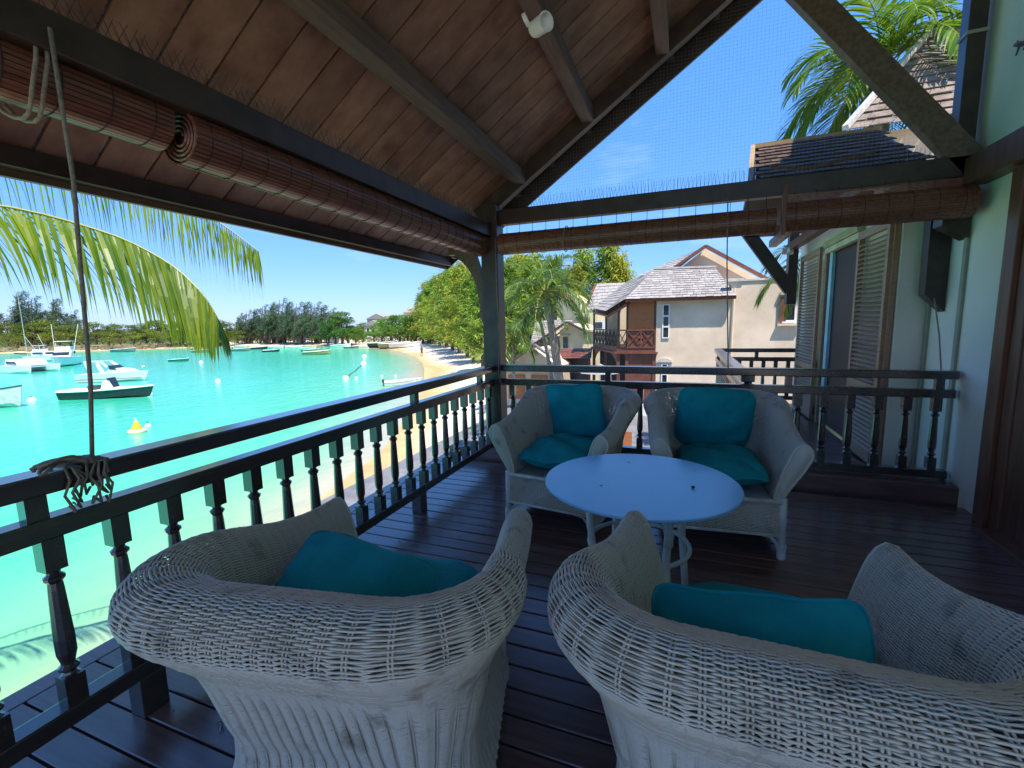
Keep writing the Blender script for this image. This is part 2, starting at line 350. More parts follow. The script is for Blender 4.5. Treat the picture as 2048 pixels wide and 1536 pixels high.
mb = MB(); mb.lo((.42, 5.065, -.3), (1.94, 9.66, D-.034)); part('light_block_slab', mb, DARK, deck2)  # added slab, blocks light between the balcony boards
mb = MB(); mb.lo((1.945, 5.065, -.3), (2.19, 5.6, D)); part('edge_board', mb, DECKW, deck2)

# ------------------------------------------------------------------ balustrades
def baluster_mesh(z0, z1, w=.062):
    m = MB(); h = w/2; Lh = z1-z0
    m.box((0, 0, z1-.06), (w, w, .12)); m.box((0, 0, z0+.055), (w, w, .11))
    a, b = z0+.11, z1-.12
    pr = [(h*.98, a), (h*.7, a+.006), (h*.62, a+.014), (h*1.0, a+.026), (h*1.02, a+.034), (h*.66, a+.046), (h*.74, a+.06), (h*.98, a+.09), (h*1.0, a+.15),
          (h*.92, (a+b)/2), (h*.76, b-.075), (h*.70, b-.05), (h*.98, b-.038), (h*1.02, b-.028), (h*.6, b-.016), (h*.66, b-.008), (h*.95, b)]
    m.lathe((0, 0, 0), pr, 10)
    return m.mesh('baluster', RAILW)
BAL = baluster_mesh(.118, .762)
def rail(name, label, p, q, offs, spacers, feet, zt=1.0, group=None, zb=.05):
    """balustrade from p to q (plan points): top rail, second rail, bottom rail, turned balusters"""
    t = thing(name, label, 'railing', (p[0], p[1], D), group)
    a = Vector((p[0], p[1], 0)); b = Vector((q[0], q[1], 0)); d = (b-a).normalized(); dz = zt-1.0
    m = MB(); m.bar(a+Vector((0, 0, zt-.036)), b+Vector((0, 0, zt-.036)), .125, .072); part('top_rail', m, RAILW, t, bevel=.008)
    m = MB(); m.bar(a+Vector((0, 0, zt-.20)), b+Vector((0, 0, zt-.20)), .085, .075); part('second_rail', m, RAILW, t, bevel=.006)
    m = MB(); m.bar(a+Vector((0, 0, zb+.035)), b+Vector((0, 0, zb+.035)), .085, .07); part('bottom_rail', m, RAILW, t, bevel=.006)
    rot = atan2(d.y, d.x)
    for s in offs:
        o = objm('baluster', BAL, t); pos = a+d*s; o.location = (pos.x-p[0], pos.y-p[1], dz-D); o.rotation_euler = (0, 0, rot)
    for s in spacers:
        pos = a+d*s; m = MB(); m.bar(pos+Vector((0, 0, zt-.165)), pos+Vector((0, 0, zt-.07)), .05, .06, up=d); part('spacer_block', m, RAILW, t)
    for s in feet:
        pos = a+d*s; m = MB(); m.bar(pos+Vector((0, 0, D)), pos+Vector((0, 0, zb+.002)), .09, .10, up=d); part('foot', m, RAILW, t, bevel=.004)
    return t
y0 = -2.6
rail('balustrade', 'long dark timber railing of turned balusters along the sea side of the veranda', (-2.1, y0), (-2.1, 4.825), [.63-y0+.2045*k for k in range(-15, 21)], [.81-y0, 3.2-y0, 4.5-y0], [1.07-y0, 3.2-y0])
rail('balustrade', 'dark timber railing closing the far end of the veranda behind the two chairs facing us', (-1.985, 4.93), (2.17, 4.93), [.11+.207*k for k in range(20)], [1.22, 2.92, 4.05], [])
rail('balustrade', 'railing along the outer edge of the side balcony running away from us', (.60, 5.02), (.60, 9.5), [.2*k+.15 for k in range(22)], [.1, 2.2, 4.3], [1, 3], zt=.92, zb=-.03)
rail('balustrade', 'short railing across the far end of the side balcony by the shutters', (.66, 9.52), (1.94, 9.52), [.2*k+.12 for k in range(6)], [.6], [.1], zt=.92, zb=-.03)

# ------------------------------------------------------------------ corner post with curved bracket
post = thing('veranda_post', 'square dark corner post with a curved bracket holding up the roof', 'post', (-2.1, 4.93, D))
mb = MB(); mb.lo((-2.19, 4.83, .036), (-1.99, 5.03, 2.80)); part('shaft', mb, DARK, post, bevel=.006)
mb = MB(); mb.lo((-2.22, 4.80, D), (-1.96, 5.06, .034)); part('base_block', mb, DECKW, post, bevel=.005)
pts = []
for k in range(13):
    a = k/12*pi/2; pts.append((-2.58+.40*cos(a), 4.93, 1.66+.62*sin(a)))
outer = [(-2.185, 4.93, 1.62)]+pts[0:]+[(-2.64, 4.93, 2.30), (-2.64, 4.93, 2.38), (-2.185, 4.93, 2.38)]
prof = [(x, 4.895, z) for x, _, z in ([(-2.185, 0, 1.62)]+[(-2.60+.36*cos(k/12*pi/2), 0, 1.64+.62*sin(k/12*pi/2)) for k in range(13)]+[(-2.68, 0, 2.26), (-2.68, 0, 2.37), (-2.5, 0, 2.42), (-2.185, 0, 2.42)])]
# the bracket: concave inner edge, straight against the post
mb = MB()
inn = [(-2.25-.36*(1-cos(a)), 1.60+.66*sin(a)) for a in [k/12*pi/2 for k in range(13)]]
out = [(-2.193-.02*k/12-(.14*(k/12)**3), 1.60+.80*(k/12)) for k in range(13)]
for k in range(12):
    for yy in (0,):
        A, B, C2, D2 = inn[k], inn[k+1], out[k+1], out[k]
        mb.prism([(A[0], 4.895, A[1]), (B[0], 4.895, B[1]), (C2[0], 4.895, C2[1]), (D2[0], 4.895, D2[1])], (0, .07, 0))
part('bracket', mb, BEAM, post)
mb = MB(); mb.prism([(-2.25, 4.86, 1.62), (-2.192, 4.86, 1.62), (-2.192, 4.86, 1.50), (-2.215, 4.86, 1.50)], (0, .14, 0)); part('corbel', mb, BEAM, post)

# ------------------------------------------------------------------ veranda roof
roof = thing('veranda_roof', 'open timber veranda roof with wide brown ceiling boards, rafters and purlins', 'roof', (-2.1, 4.93, 2.6))
XE, XR = -2.97, 2.42
bw = .237
sl = .68; ln = sqrt(1+sl*sl)
for k in range(-18, 17):
    ya = 1.57+bw*k; yb = ya+bw-.016
    if ya > 5.42: break
    yb = min(yb, 5.43); m = MB()
    m.prism([(XE, ya, zc(XE)), (XE, yb, zc(XE)), (XR, yb, zc(XR)), (XR, ya, zc(XR))], (-.012, 0, .018)); part('ceiling_board', m, CEIL, roof)
mb = MB(); mb.prism([(XE-.02, -2.75, zc(XE)+.006), (XE-.02, 5.45, zc(XE)+.006), (XR, 5.45, zc(XR)+.02), (XR, -2.75, zc(XR)+.02)], (-.045, 0, .07)); part('roof_covering', mb, SHINGD, roof)
def purlin(x, drop, w, h):
    m = MB(); z = zc(x)-drop
    m.bar((x, -2.6, z-h/2), (x, 4.88, z-h/2), w, h); part('purlin', m, BEAM, roof, bevel=.005)
purlin(-1.72, .03, .13, .13); purlin(-.98, .03, .12, .13); purlin(-.27, .03, .12, .13); purlin(.6, .03, .12, .13)
mb = MB(); mb.bar((-2.25, 4.93, zc(-2.25)-.085), (.62, 4.93, zc(.62)-.085), .095, .17, up=(-sl, 0, 1)); part('rafter', mb, DARK, roof, bevel=.004, label='dark gable rafter rising from the corner post')
mb = MB(); mb.bar((-2.5, 5.36, zc(-2.5)-.10), (2.4, 5.36, zc(2.4)-.10), .03, .20, up=(-sl, 0, 1)); part('barge_board', mb, DARK, roof)
for k in range(6):
    x = -1.9+.42*k; m = MB(); m.bar((x, 5.0, zc(x)-.02), (x, 5.34, zc(x)-.02), .07, .045); part('lookout', m, BEAM, roof)
mb = MB(); mb.bar((2.16, 4.93, 2.62), (.42, 4.93, 4.80), .10, .20, up=(0, 0, 1)); part('brace', mb, BEAM, roof, bevel=.005, label='steep diagonal brace rising from the wall end of the tie beam')
mb = MB(); mb.lo((-2.15, -2.6, 2.44), (-2.05, 4.825, 2.575)); part('wall_plate', mb, DARK, roof, bevel=.005)
mb = MB(); mb.lo((-1.985, 4.88, 2.575), (2.19, 4.98, 2.735)); part('tie_beam', mb, DARK, roof, bevel=.005)
mb = MB(); mb.lo((-2.99, -2.7, 2.205), (-2.955, 5.43, 2.34)); part('fascia', mb, BEAM, roof, bevel=.003)
mb = MB(); mb.lo((-2.954, -2.7, 2.24), (-2.88, 5.40, 2.33)); part('eave_batten', mb, DARK, roof)
mb = MB(); mb.lo((-2.70, 5.0, 2.31), (-2.18, 5.08, 2.44)); part('eave_bracket', mb, BEAM, roof)
mb = MB(); mb.prism([(-2.97, 5.435, 2.20), (-2.1, 5.435, 2.80), (-2.1, 5.435, 2.98), (-2.97, 5.435, 2.37)], (0, .02, 0)); part('end_board', mb, DARK, roof)

# ------------------------------------------------------------------ rolled bamboo blinds
def blind(label, p, q, r, flat, flat_mat=None, side=0):
    t = thing('bamboo_blind', label, 'blind', (p[0], p[1], p[2]-r), 'rolled bamboo blinds under the beams')
    a, b = Vector(p), Vector(q); d = (b-a).normalized(); e = d.cross(Vector((0, 0, 1))).normalized(); u = Vector((0, 0, 1))
    n = 38; m = MB(); rr = random.Random(int(p[1]*100))
    for k in range(n):                           # slats round the roll, each a little proud
        a0, a1 = 2*pi*k/n, 2*pi*(k+.84)/n; R = r*(1+rr.uniform(-.02, .012)); w = .007
        P = [e*(cos(a0)*R)+u*(sin(a0)*R), e*(cos(a1)*R)+u*(sin(a1)*R), e*(cos(a1)*(R-w))+u*(sin(a1)*(R-w)), e*(cos(a0)*(R-w))+u*(sin(a0)*(R-w))]
        m.prism([a+x for x in P], b-a)
    part('roll', m, BAMB, t)
    m = MB()
    sp = []
    for k in range(90):                          # spiral seen at the ends
        an = k/90*2*pi*4.5; R = r*.2+(r*.76)*k/90; sp.append(e*(cos(an)*R)+u*(sin(an)*R))
    for end in (a+d*.004, b-d*.004):
        m.tube([end+x for x in sp], .006, 4)
    part('rolled_core', m, BAMB, t, kind='stuff')
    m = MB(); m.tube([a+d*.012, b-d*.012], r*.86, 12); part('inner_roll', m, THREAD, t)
    m = MB(); L = (b-a).length; k = 0
    nth = max(2, int(L/.15))
    for i in range(nth):
        c = a+d*((i+.5)*L/nth); m.tube([c+e*(cos(x)*(r+.002))+u*(sin(x)*(r+.002)) for x in [2*pi*j/18 for j in range(18)]], .0022, 4, closed=True)
        if flat: m.tube([c+e*(side*r*.2)+u*(r*.9), c+e*(side*r*.2)+u*(r+flat)], .0025, 4)
    part('binding_thread', m, THREAD, t, kind='stuff')
    if flat_mat:
        m = MB(); h = flat; ns = int(h/.011)
        for i in range(ns):
            z = r*.75+i*.0115; m.bar(a+e*(side*r*.25)+u*z, b+e*(side*r*.25)+u*z, .005, .0095)
        part('hanging_slats', m, flat_mat, t, kind='stuff')
    return t
blind('far rolled bamboo blind on the sea side, its coiled end facing us', (-2.18, 1.52, 2.355), (-2.18, 4.82, 2.355), .12, .10, BAMB, 1)
blind('near bamboo roll on the sea side running out at the top left', (-2.23, -1.5, 2.40), (-2.23, 1.47, 2.40), .115, .08, BAMB, 1)
blind('long bamboo roll under the tie beam between corner post and strap', (-1.96, 4.88, 2.36), (.74, 4.88, 2.36), .115, .11)
blind('rolled bamboo blind under the tie beam at the wall end, above the shutters', (.80, 4.86, 2.37), (2.12, 4.86, 2.37), .125, .10, BAMB, 0)

# bird spikes
def spikes(label, p, q, dirs, n, h, sd):
    m = MB(); r = random.Random(sd); a, b = Vector(p), Vector(q)
    for i in range(n):
        c = a.lerp(b, (i+.5)/n)
        for dv in dirs:
            v = Vector(dv)+Vector((r.uniform(-.12, .12), r.uniform(-.12, .12), 0)); v.normalize()
            L = h*r.uniform(.8, 1.1); m.tube([c, c+v*L], [.0017, .0012], 3)
    m.bar(a, b, .02, .004)
    tag(part('bird_spike_strip', m, GREYD, None, kind='stuff'), label, 'bird spikes', 'bird spikes on the beams')
spikes('row of thin dark bird spikes standing on the seaward beam', (-2.1, .2, 2.578), (-2.1, 4.8, 2.578), [(.45, .3, 1), (-.45, -.3, 1), (.1, -.45, 1)], 120, .11, 1)
spikes('row of thin dark bird spikes standing on the tie beam at the far end', (-1.7, 4.93, 2.738), (1.9, 4.93, 2.738), [(.1, .4, 1), (-.1, -.3, 1)], 105, .125, 2)
# bird net in the gable
m = MB(); zb, y = 2.74, 5.0
def nl(x): return zc(x)-.2
k = 0; x = -1.7
while x < .75:
    zt = nl(x)
    if zt > zb+.02: m.bar((x, y, zb), (x, y, zt), 0.0007, 0.0007, up=(0, 1, 0))
    x += .032
def br(x): return 2.62+(2.16-x)/1.74*2.18
while x < 2.05:
    m.bar((x, y, zb), (x, y, min(nl(x), br(x))), 0.0007, 0.0007, up=(0, 1, 0)); x += .032
z = zb+.02
while z < 4.5:
    xl = (z+.2-2.88)/.68-2.1; xr = 2.16-(z-2.62)/2.18*1.74
    if xr > xl: m.bar((max(xl, -1.85), y, z), (xr, y, z), 0.0007, 0.0007)
    z += .032
tag(part('bird_net', m, mat('net_cord', (.30, .38, .46), .8), None), 'fine bird netting stretched across the open gable', 'net')

# ------------------------------------------------------------------ house wall on the right with door and post
house = thing('seaside_house', 'mint plastered house with brown louvred shutters and a timber door along the veranda', 'house', (2.2, 5, D))
mb = MB()
mb.lo((2.2, 4.34, -3.4), (2.5, 5.60, 2.9))
mb.lo((2.2, -3, 2.62), (2.5, 4.34, 6.6)); mb.lo((2.202, 4.34, 2.9), (2.5, 5.42, 6.6))
mb.lo((2.2, -3, -3.4), (2.5, 2.6, 2.62))
part('wall', mb, WALLG, house)
mb = MB(); mb.lo((1.95, 5.6, -3.4), (2.5, 6.62, 2.78)); mb.lo((1.95, 8.05, -3.4), (2.5, 9.9, 2.78)); mb.lo((1.952, 6.62, 2.46), (2.5, 8.05, 2.78)); mb.lo((2.3, 6.62, -3.4), (2.5, 8.05, 2.46))
part('wall', mb, WALLG, house)
for yy in (5.02, 5.56):
    m = MB(); m.lo((2.178, yy-.025, D), (2.199, yy+.025, 2.6)); part('wall_strip', m, mat('strip_paint', (.36, .36, .26), .7), house)
mb = MB(); mb.lo((2.0, -3.2, 5.62), (7, 7.35, 5.8)); part('shade_slab', mb, SHINGD, house)  # unseen slab above the frame, added to shade the low roof
# door frame nearest to us
mb = MB(); mb.lo((2.12, 4.26, D-.02), (2.22, 4.39, 2.48)); part('door_jamb', mb, REDW, house, bevel=.006)
mb = MB(); mb.lo((2.15, 4.14, D-.02), (2.20, 4.255, 2.46)); part('door_jamb', mb, REDW, house, bevel=.006)
mb = MB(); mb.lo((2.05, 2.6, 2.49), (2.199, 4.86, 2.70)); part('lintel', mb, REDW, house, bevel=.006)
mb = MB(); mb.lo((2.02, 2.6, D-.02), (2.2, 4.135, D+.05)); part('door_sill', mb, REDW, house, bevel=.006)
mb = MB(); mb.lo((2.16, 3.95, D+.055), (2.19, 4.135, 2.46)); mb.lo((2.13, 2.6, D+.055), (2.17, 3.94, .7)); mb.lo((2.13, 2.6, 2.2), (2.17, 3.94, 2.46)); part('door', mb, REDW, house)
mb = MB(); mb.lo((2.145, 2.62, .7), (2.155, 3.94, 2.2)); part('door_pane', mb, GLASSD, house)
mb = MB(); mb.lo((2.04, 4.99, 2.55), (2.16, 5.12, 6.5)); part('wall_post', mb, DARK, house, bevel=.005, label='tall dark timber post standing against the wall above the tie beam')
mb = MB(); mb.lo((2.03, 4.98, 3.68), (2.17, 5.13, 3.705)); part('post_band', mb, mat('grey_band', (.35, .33, .28), .6), house)
mb = MB(); mb.prism([(2.0, 4.99, 2.22), (2.19, 4.99, 2.10), (2.19, 4.99, 2.57), (2.0, 4.99, 2.57)], (0, .16, 0)); part('beam_bracket', mb, DARK, house)
mb = MB(); mb.prism([(2.04, 5.28, 1.66), (2.195, 5.28, 1.50), (2.195, 5.28, 2.85), (2.03, 5.28, 2.85)], (0, .13, 0)); part('wall_bracket', mb, DARK, house, label='dark timber bracket on the mint wall right of the shutters')
# gecko ornament
m = MB(); g = Vector((2.185, 4.56, 3.36))
m.tube([g+Vector((0, -.16, -.06)), g+Vector((-.015, -.08, -.03)), g+Vector((-.02, 0, 0)), g+Vector((-.015, .07, .03))], [.004, .014, .02, .012], 6)
for s in (-.05, .03):
    for k in (-1, 1): m.tube([g+Vector((-.01, s, 0)), g+Vector((-.01, s+.03, .05*k))], [.008, .005], 5)
tag(part('wall_ornament', m, REDB, None), 'small brown gecko shaped ornament on the wall at the top right', 'ornament')
# shutters
def shutter(label, X, ya, yb, za, zb, mid=None):
    s = thing('x', None, None); s.name = 'shutter'; s.parent = house; s.location = Vector((X, ya, za))-house.location
    s['label'] = label
    th = .04; fw = .07
    m = MB(); m.lo((X-th/2, ya, za), (X+th/2, ya+fw, zb)); m.lo((X-th/2, yb-fw, za), (X+th/2, yb, zb))
    for z0, z1 in ([(za, za+.12), (zb-.09, zb)]+([(mid-.05, mid+.05)] if mid else [])):
        m.lo((X-th/2+.001, ya+fw, z0), (X+th/2-.001, yb-fw, z1))
    part('frame', m, SHUT, s)
    z = za+.14; sm = MB(); sm.bar((0, fw*.9, 0), (0, yb-ya-fw*.9, 0), .05, .010, up=(-.62, 0, .78)); me = sm.mesh('slat', SHUT)
    while z < zb-.11:
        if not (mid and abs(z-mid) < .06): objm('slat', me, s, (0, 0, z-za))
        z += .052
    return s
shutter('wide right leaf of louvred shutter, open flat against the wall', 1.885, 5.66, 6.58, D+.03, 2.44, .70)
shutter('narrow left leaf of louvred shutter beyond the doorway', 1.86, 8.10, 9.30, D+.03, 2.50, .70)
mb = MB()
for za, zb in ((D+.03, D+.13), (.66, .74), (2.3, 2.38)): mb.lo((1.90, 5.63, za), (2.12, 5.655, zb))
mb.lo((1.898, 5.628, D+.03), (1.94, 5.657, 2.40)); mb.lo((2.09, 5.628, 1.66), (2.13, 5.657, 2.2)); part('folded_shutter_leaf', mb, SHUT, house)
for ya, yb in ((6.60, 6.68), (7.97, 8.06)):
    mb = MB(); mb.lo((1.90, ya, D), (1.96, yb, 2.44)); part('doorway_frame', mb, SHUT, house)
mb = MB(); mb.lo((1.93, 7.80, D), (1.97, 7.93, 2.40)); part('door_edge', mb, mat('pale_blue_trim', (.45, .68, .68), .5), house)
mb = MB(); mb.lo((1.975, 6.69, D+.02), (2.0, 7.9, 2.38)); part('door', mb, mat('dark_red_door', (.05, .02, .016), .5), house, label='dark red door set back in the doorway')
mb = MB(); mb.lo((1.88, 6.62, 2.385), (1.949, 8.02, 2.455))
for k in range(4): mb.lo((1.865-.006*k, 6.62, 2.47+.022*k), (1.949, 8.02, 2.485+.022*k))
part('door_head', mb, mat('cream_trim', (.66, .60, .33), .6), house)
for k, z in enumerate((2.60, 2.74)):
    m = MB(); m.lo((1.60-.22*k, 5.7, z), (1.72-.22*k, 9.6, z+.12)); part('eave_beam', m, REDW, house, bevel=.004)
mb = MB(); mb.bar((1.70, 9.3, 1.95), (.95, 9.3, 3.05), .12, .20, up=(0, 0, 1)); mb.lo((1.64, 9.2, 1.7), (1.78, 9.4, 3.0)); part('eave_brace', mb, DARK, house)
mb = MB(); mb.lo((.95, 9.24, 2.9), (1.95, 9.36, 3.06)); part('eave_beam', mb, REDW, house)
# the low tiled roof over the side balcony, shaded
m = MB(); rowz = 9
ex0, ex1 = .56, 2.195
core = MB(); core.prism([(.66, 5.62, 2.84), (2.19, 5.62, 2.84), (2.19, 7.2, 3.72), (.82, 7.2, 3.72)], (0, .05, -.07)); part('low_roof', core, DARK, house)
lowroof = thing('x', None, None); lowroof.name = 'low_shingle_roof'; lowroof.parent = house; lowroof.location = Vector((1.4, 5.6, 2.85))-house.location
for r in range(11):
    f0, f1 = r/11, (r+1.25)/11
    y0_, y1_ = 5.60+1.6*f0, 5.60+1.6*min(f1, 1.03); z0_, z1_ = 2.862+.88*f0, 2.862+.88*min(f1, 1.03)
    x = .64+.16*f0+(.06 if r % 2 else 0)
    while x < 2.1:
        w = .125; sm = MB(); dz = .016+rng.uniform(0, .006)
        sm.prism([(x, y0_, z0_+dz), (x+w-.006, y0_, z0_+dz), (x+w-.006, y1_, z1_-.002), (x, y1_, z1_-.002)], (0, -.004, .012))
        part('shingle', sm, mat('dark_brown_shingle', (.055, .032, .022), .7, .25, scale=6, c2=(.13, .08, .055), objvar=.3), lowroof); x += w
mb = MB(); mb.bar((.80, 7.21, 3.76), (2.19, 7.21, 3.76), .08, .05); part('ridge_cap', mb, mat('tan_trim', (.32, .22, .10), .6), house)
mb = MB(); mb.bar((.60, 5.60, 2.86), (.79, 7.21, 3.76), .05, .06); part('verge_board', mb, mat('tan_trim', (.32, .22, .10), .6), house)
mb = MB(); mb.tube([(.72, 5.2, 2.92), (1.0, 5.22, 2.87), (1.55, 5.2, 2.93)], .018, 6); part('gutter_pipe', mb, BEAM, house)

mb = MB(); mb.prism([(.82, 7.23, 3.68), (2.19, 7.23, 3.68), (2.19, 9.85, 3.06), (.9, 9.85, 3.06)], (0, .03, .08)); part('low_roof', mb, DARK, house)  # rear slope, added to keep stripes of sun off the eave brace
# spot lamps
def spot(label, p, ax, root=None):
    p = Vector(p); ax = Vector(ax).normalized()
    t = thing('spot_lamp', label, 'lamp', p, 'spot lamps under the roofs')
    m = MB(); m.lathe(p, [(.012, -.07), (.038, -.065), (.044, -.05), (.047, .05), (.05, .055), (.05, .062), (.042, .062), (.038, .03)], 16, ax); part('housing', m, WHITE, t, smooth=False)
    m = MB(); m.tube([p-ax*.02, p-ax*.03+Vector((-.05, 0, .03)), p+Vector((-.09, 0, .05))], .012, 6); m.lathe(p+Vector((-.085, 0, .05)), [(.035, -.012), (.035, .012)], 14, (1, 0, .4)); part('mount', m, WHITE, t)
spot('white spot lamp clamped to the ceiling purlin at the top of the photo', (-.82, 2.72, 3.16), (.6, -.45, -.1))
spot('small pale spot lamp hanging under the eave left of the shutters', (1.62, 9.0, 2.60), (-.1, -.3, -1))

# ------------------------------------------------------------------ cords
def cord(label, pts, r=.006, m=None):
    b = MB(); b.tube(pts, r, 6); return tag(part('cord', b, ROPE, None, smooth=True), label, 'cord', 'blind cords')
cord('long blind cord hanging from the seaward beam down to the railing at the left', [(-2.03, 1.02, 2.5), (-2.0, 1.01, 2.0), (-1.985, .985, 1.66), (-1.99, .97, 1.3), (-2.03, .96, 1.005)], .0075)
b = MB()
for k in range(2):
    b.tube([(-2.22+.15*cos(a), .99+.03*k+.01*sin(3*a), 2.40+.16*sin(a)) for a in [2*pi*j/20 for j in range(20)]], .007, 6, closed=True)
tag(part('cord_loop', b, ROPE, None, smooth=True), 'doubled cord loop round the near bamboo roll at the top left', 'cord', 'blind cords')
b = MB(); r3 = random.Random(5)
for k in range(12):
    yc = .93+r3.uniform(-.07, .06); h = r3.uniform(.07, .16); w = .07+r3.uniform(0, .012)
    pts = [(-2.1+w*s, yc+r3.uniform(-.02, .02)+.02*abs(z), z) for s, z in ((-1, .99-h*.5), (-1.05, .96), (-.9, 1.006), (-.3, 1.012), (.4, 1.012), (.92, 1.006), (1.05, .96), (1.02, 1.0-h*.6), (.9, .99-h), (.7, 1.0-h*.9))]
    b.tube(pts, .0048, 5)
for k in range(6):
    b.tube([(-2.08+.03*cos(a)+.055, .80+.13*(j/14)+r3.uniform(-.006, .006), 1.012+.02*sin(j/14*pi)+.004*k) for j, a in enumerate([k+pi*j/14 for j in range(15)])], .006, 5)
tag(part('cord_bundle', b, ROPE, None, smooth=True), 'bundle of cord wound round the railing at the left', 'cord', 'blind cords')
cord('pair of cords running down the corner post to a knot', [(-1.995, 4.80, 2.42), (-2.0, 4.815, 1.9), (-1.98, 4.81, 1.3), (-1.99, 4.80, 1.02), (-2.0, 4.80, .93), (-1.97, 4.8, .8), (-1.90, 4.8, .78)], .006)
b = MB()
for k in range(3): b.tube([(-2.1+.10*cos(a), 4.90-.12*sin(a)*.6, .99+.012*k) for a in [2*pi*j/16 for j in range(16)]], .006, 5, closed=True)
tag(part('cord_knot', b, ROPE, None, smooth=True), 'cord wound round the railing end at the corner post', 'cord', 'blind cords')
cord('pair of cords hanging from the tie beam behind the right hand facing chair', [(.335, 4.78, 2.58), (.35, 4.79, 2.0), (.40, 4.82, 1.0)], .006)
cord('thin cord slanting from the dark bracket to the far railing end', [(2.08, 5.2, 1.62), (2.10, 5.1, 1.3), (2.08, 4.96, 1.005)], .006)
b = MB(); b.tube([(-1.21+.01*sin(a), 4.88+.125*cos(a), 2.36+.13*sin(a)) for a in [2*pi*j/20 for j in range(20)]], .005, 5, closed=True)
tag(part('cord_loop', b, ROPE, None), 'single cord loop round the roll right of the corner post', 'cord', 'blind cords')
b = MB(); b.lo((.765, 4.70, 2.2), (.80, 4.715, 2.62)); tag(part('strap', b, REDW, None), 'reddish strap hanging between the two rolls on the tie beam', 'strap')
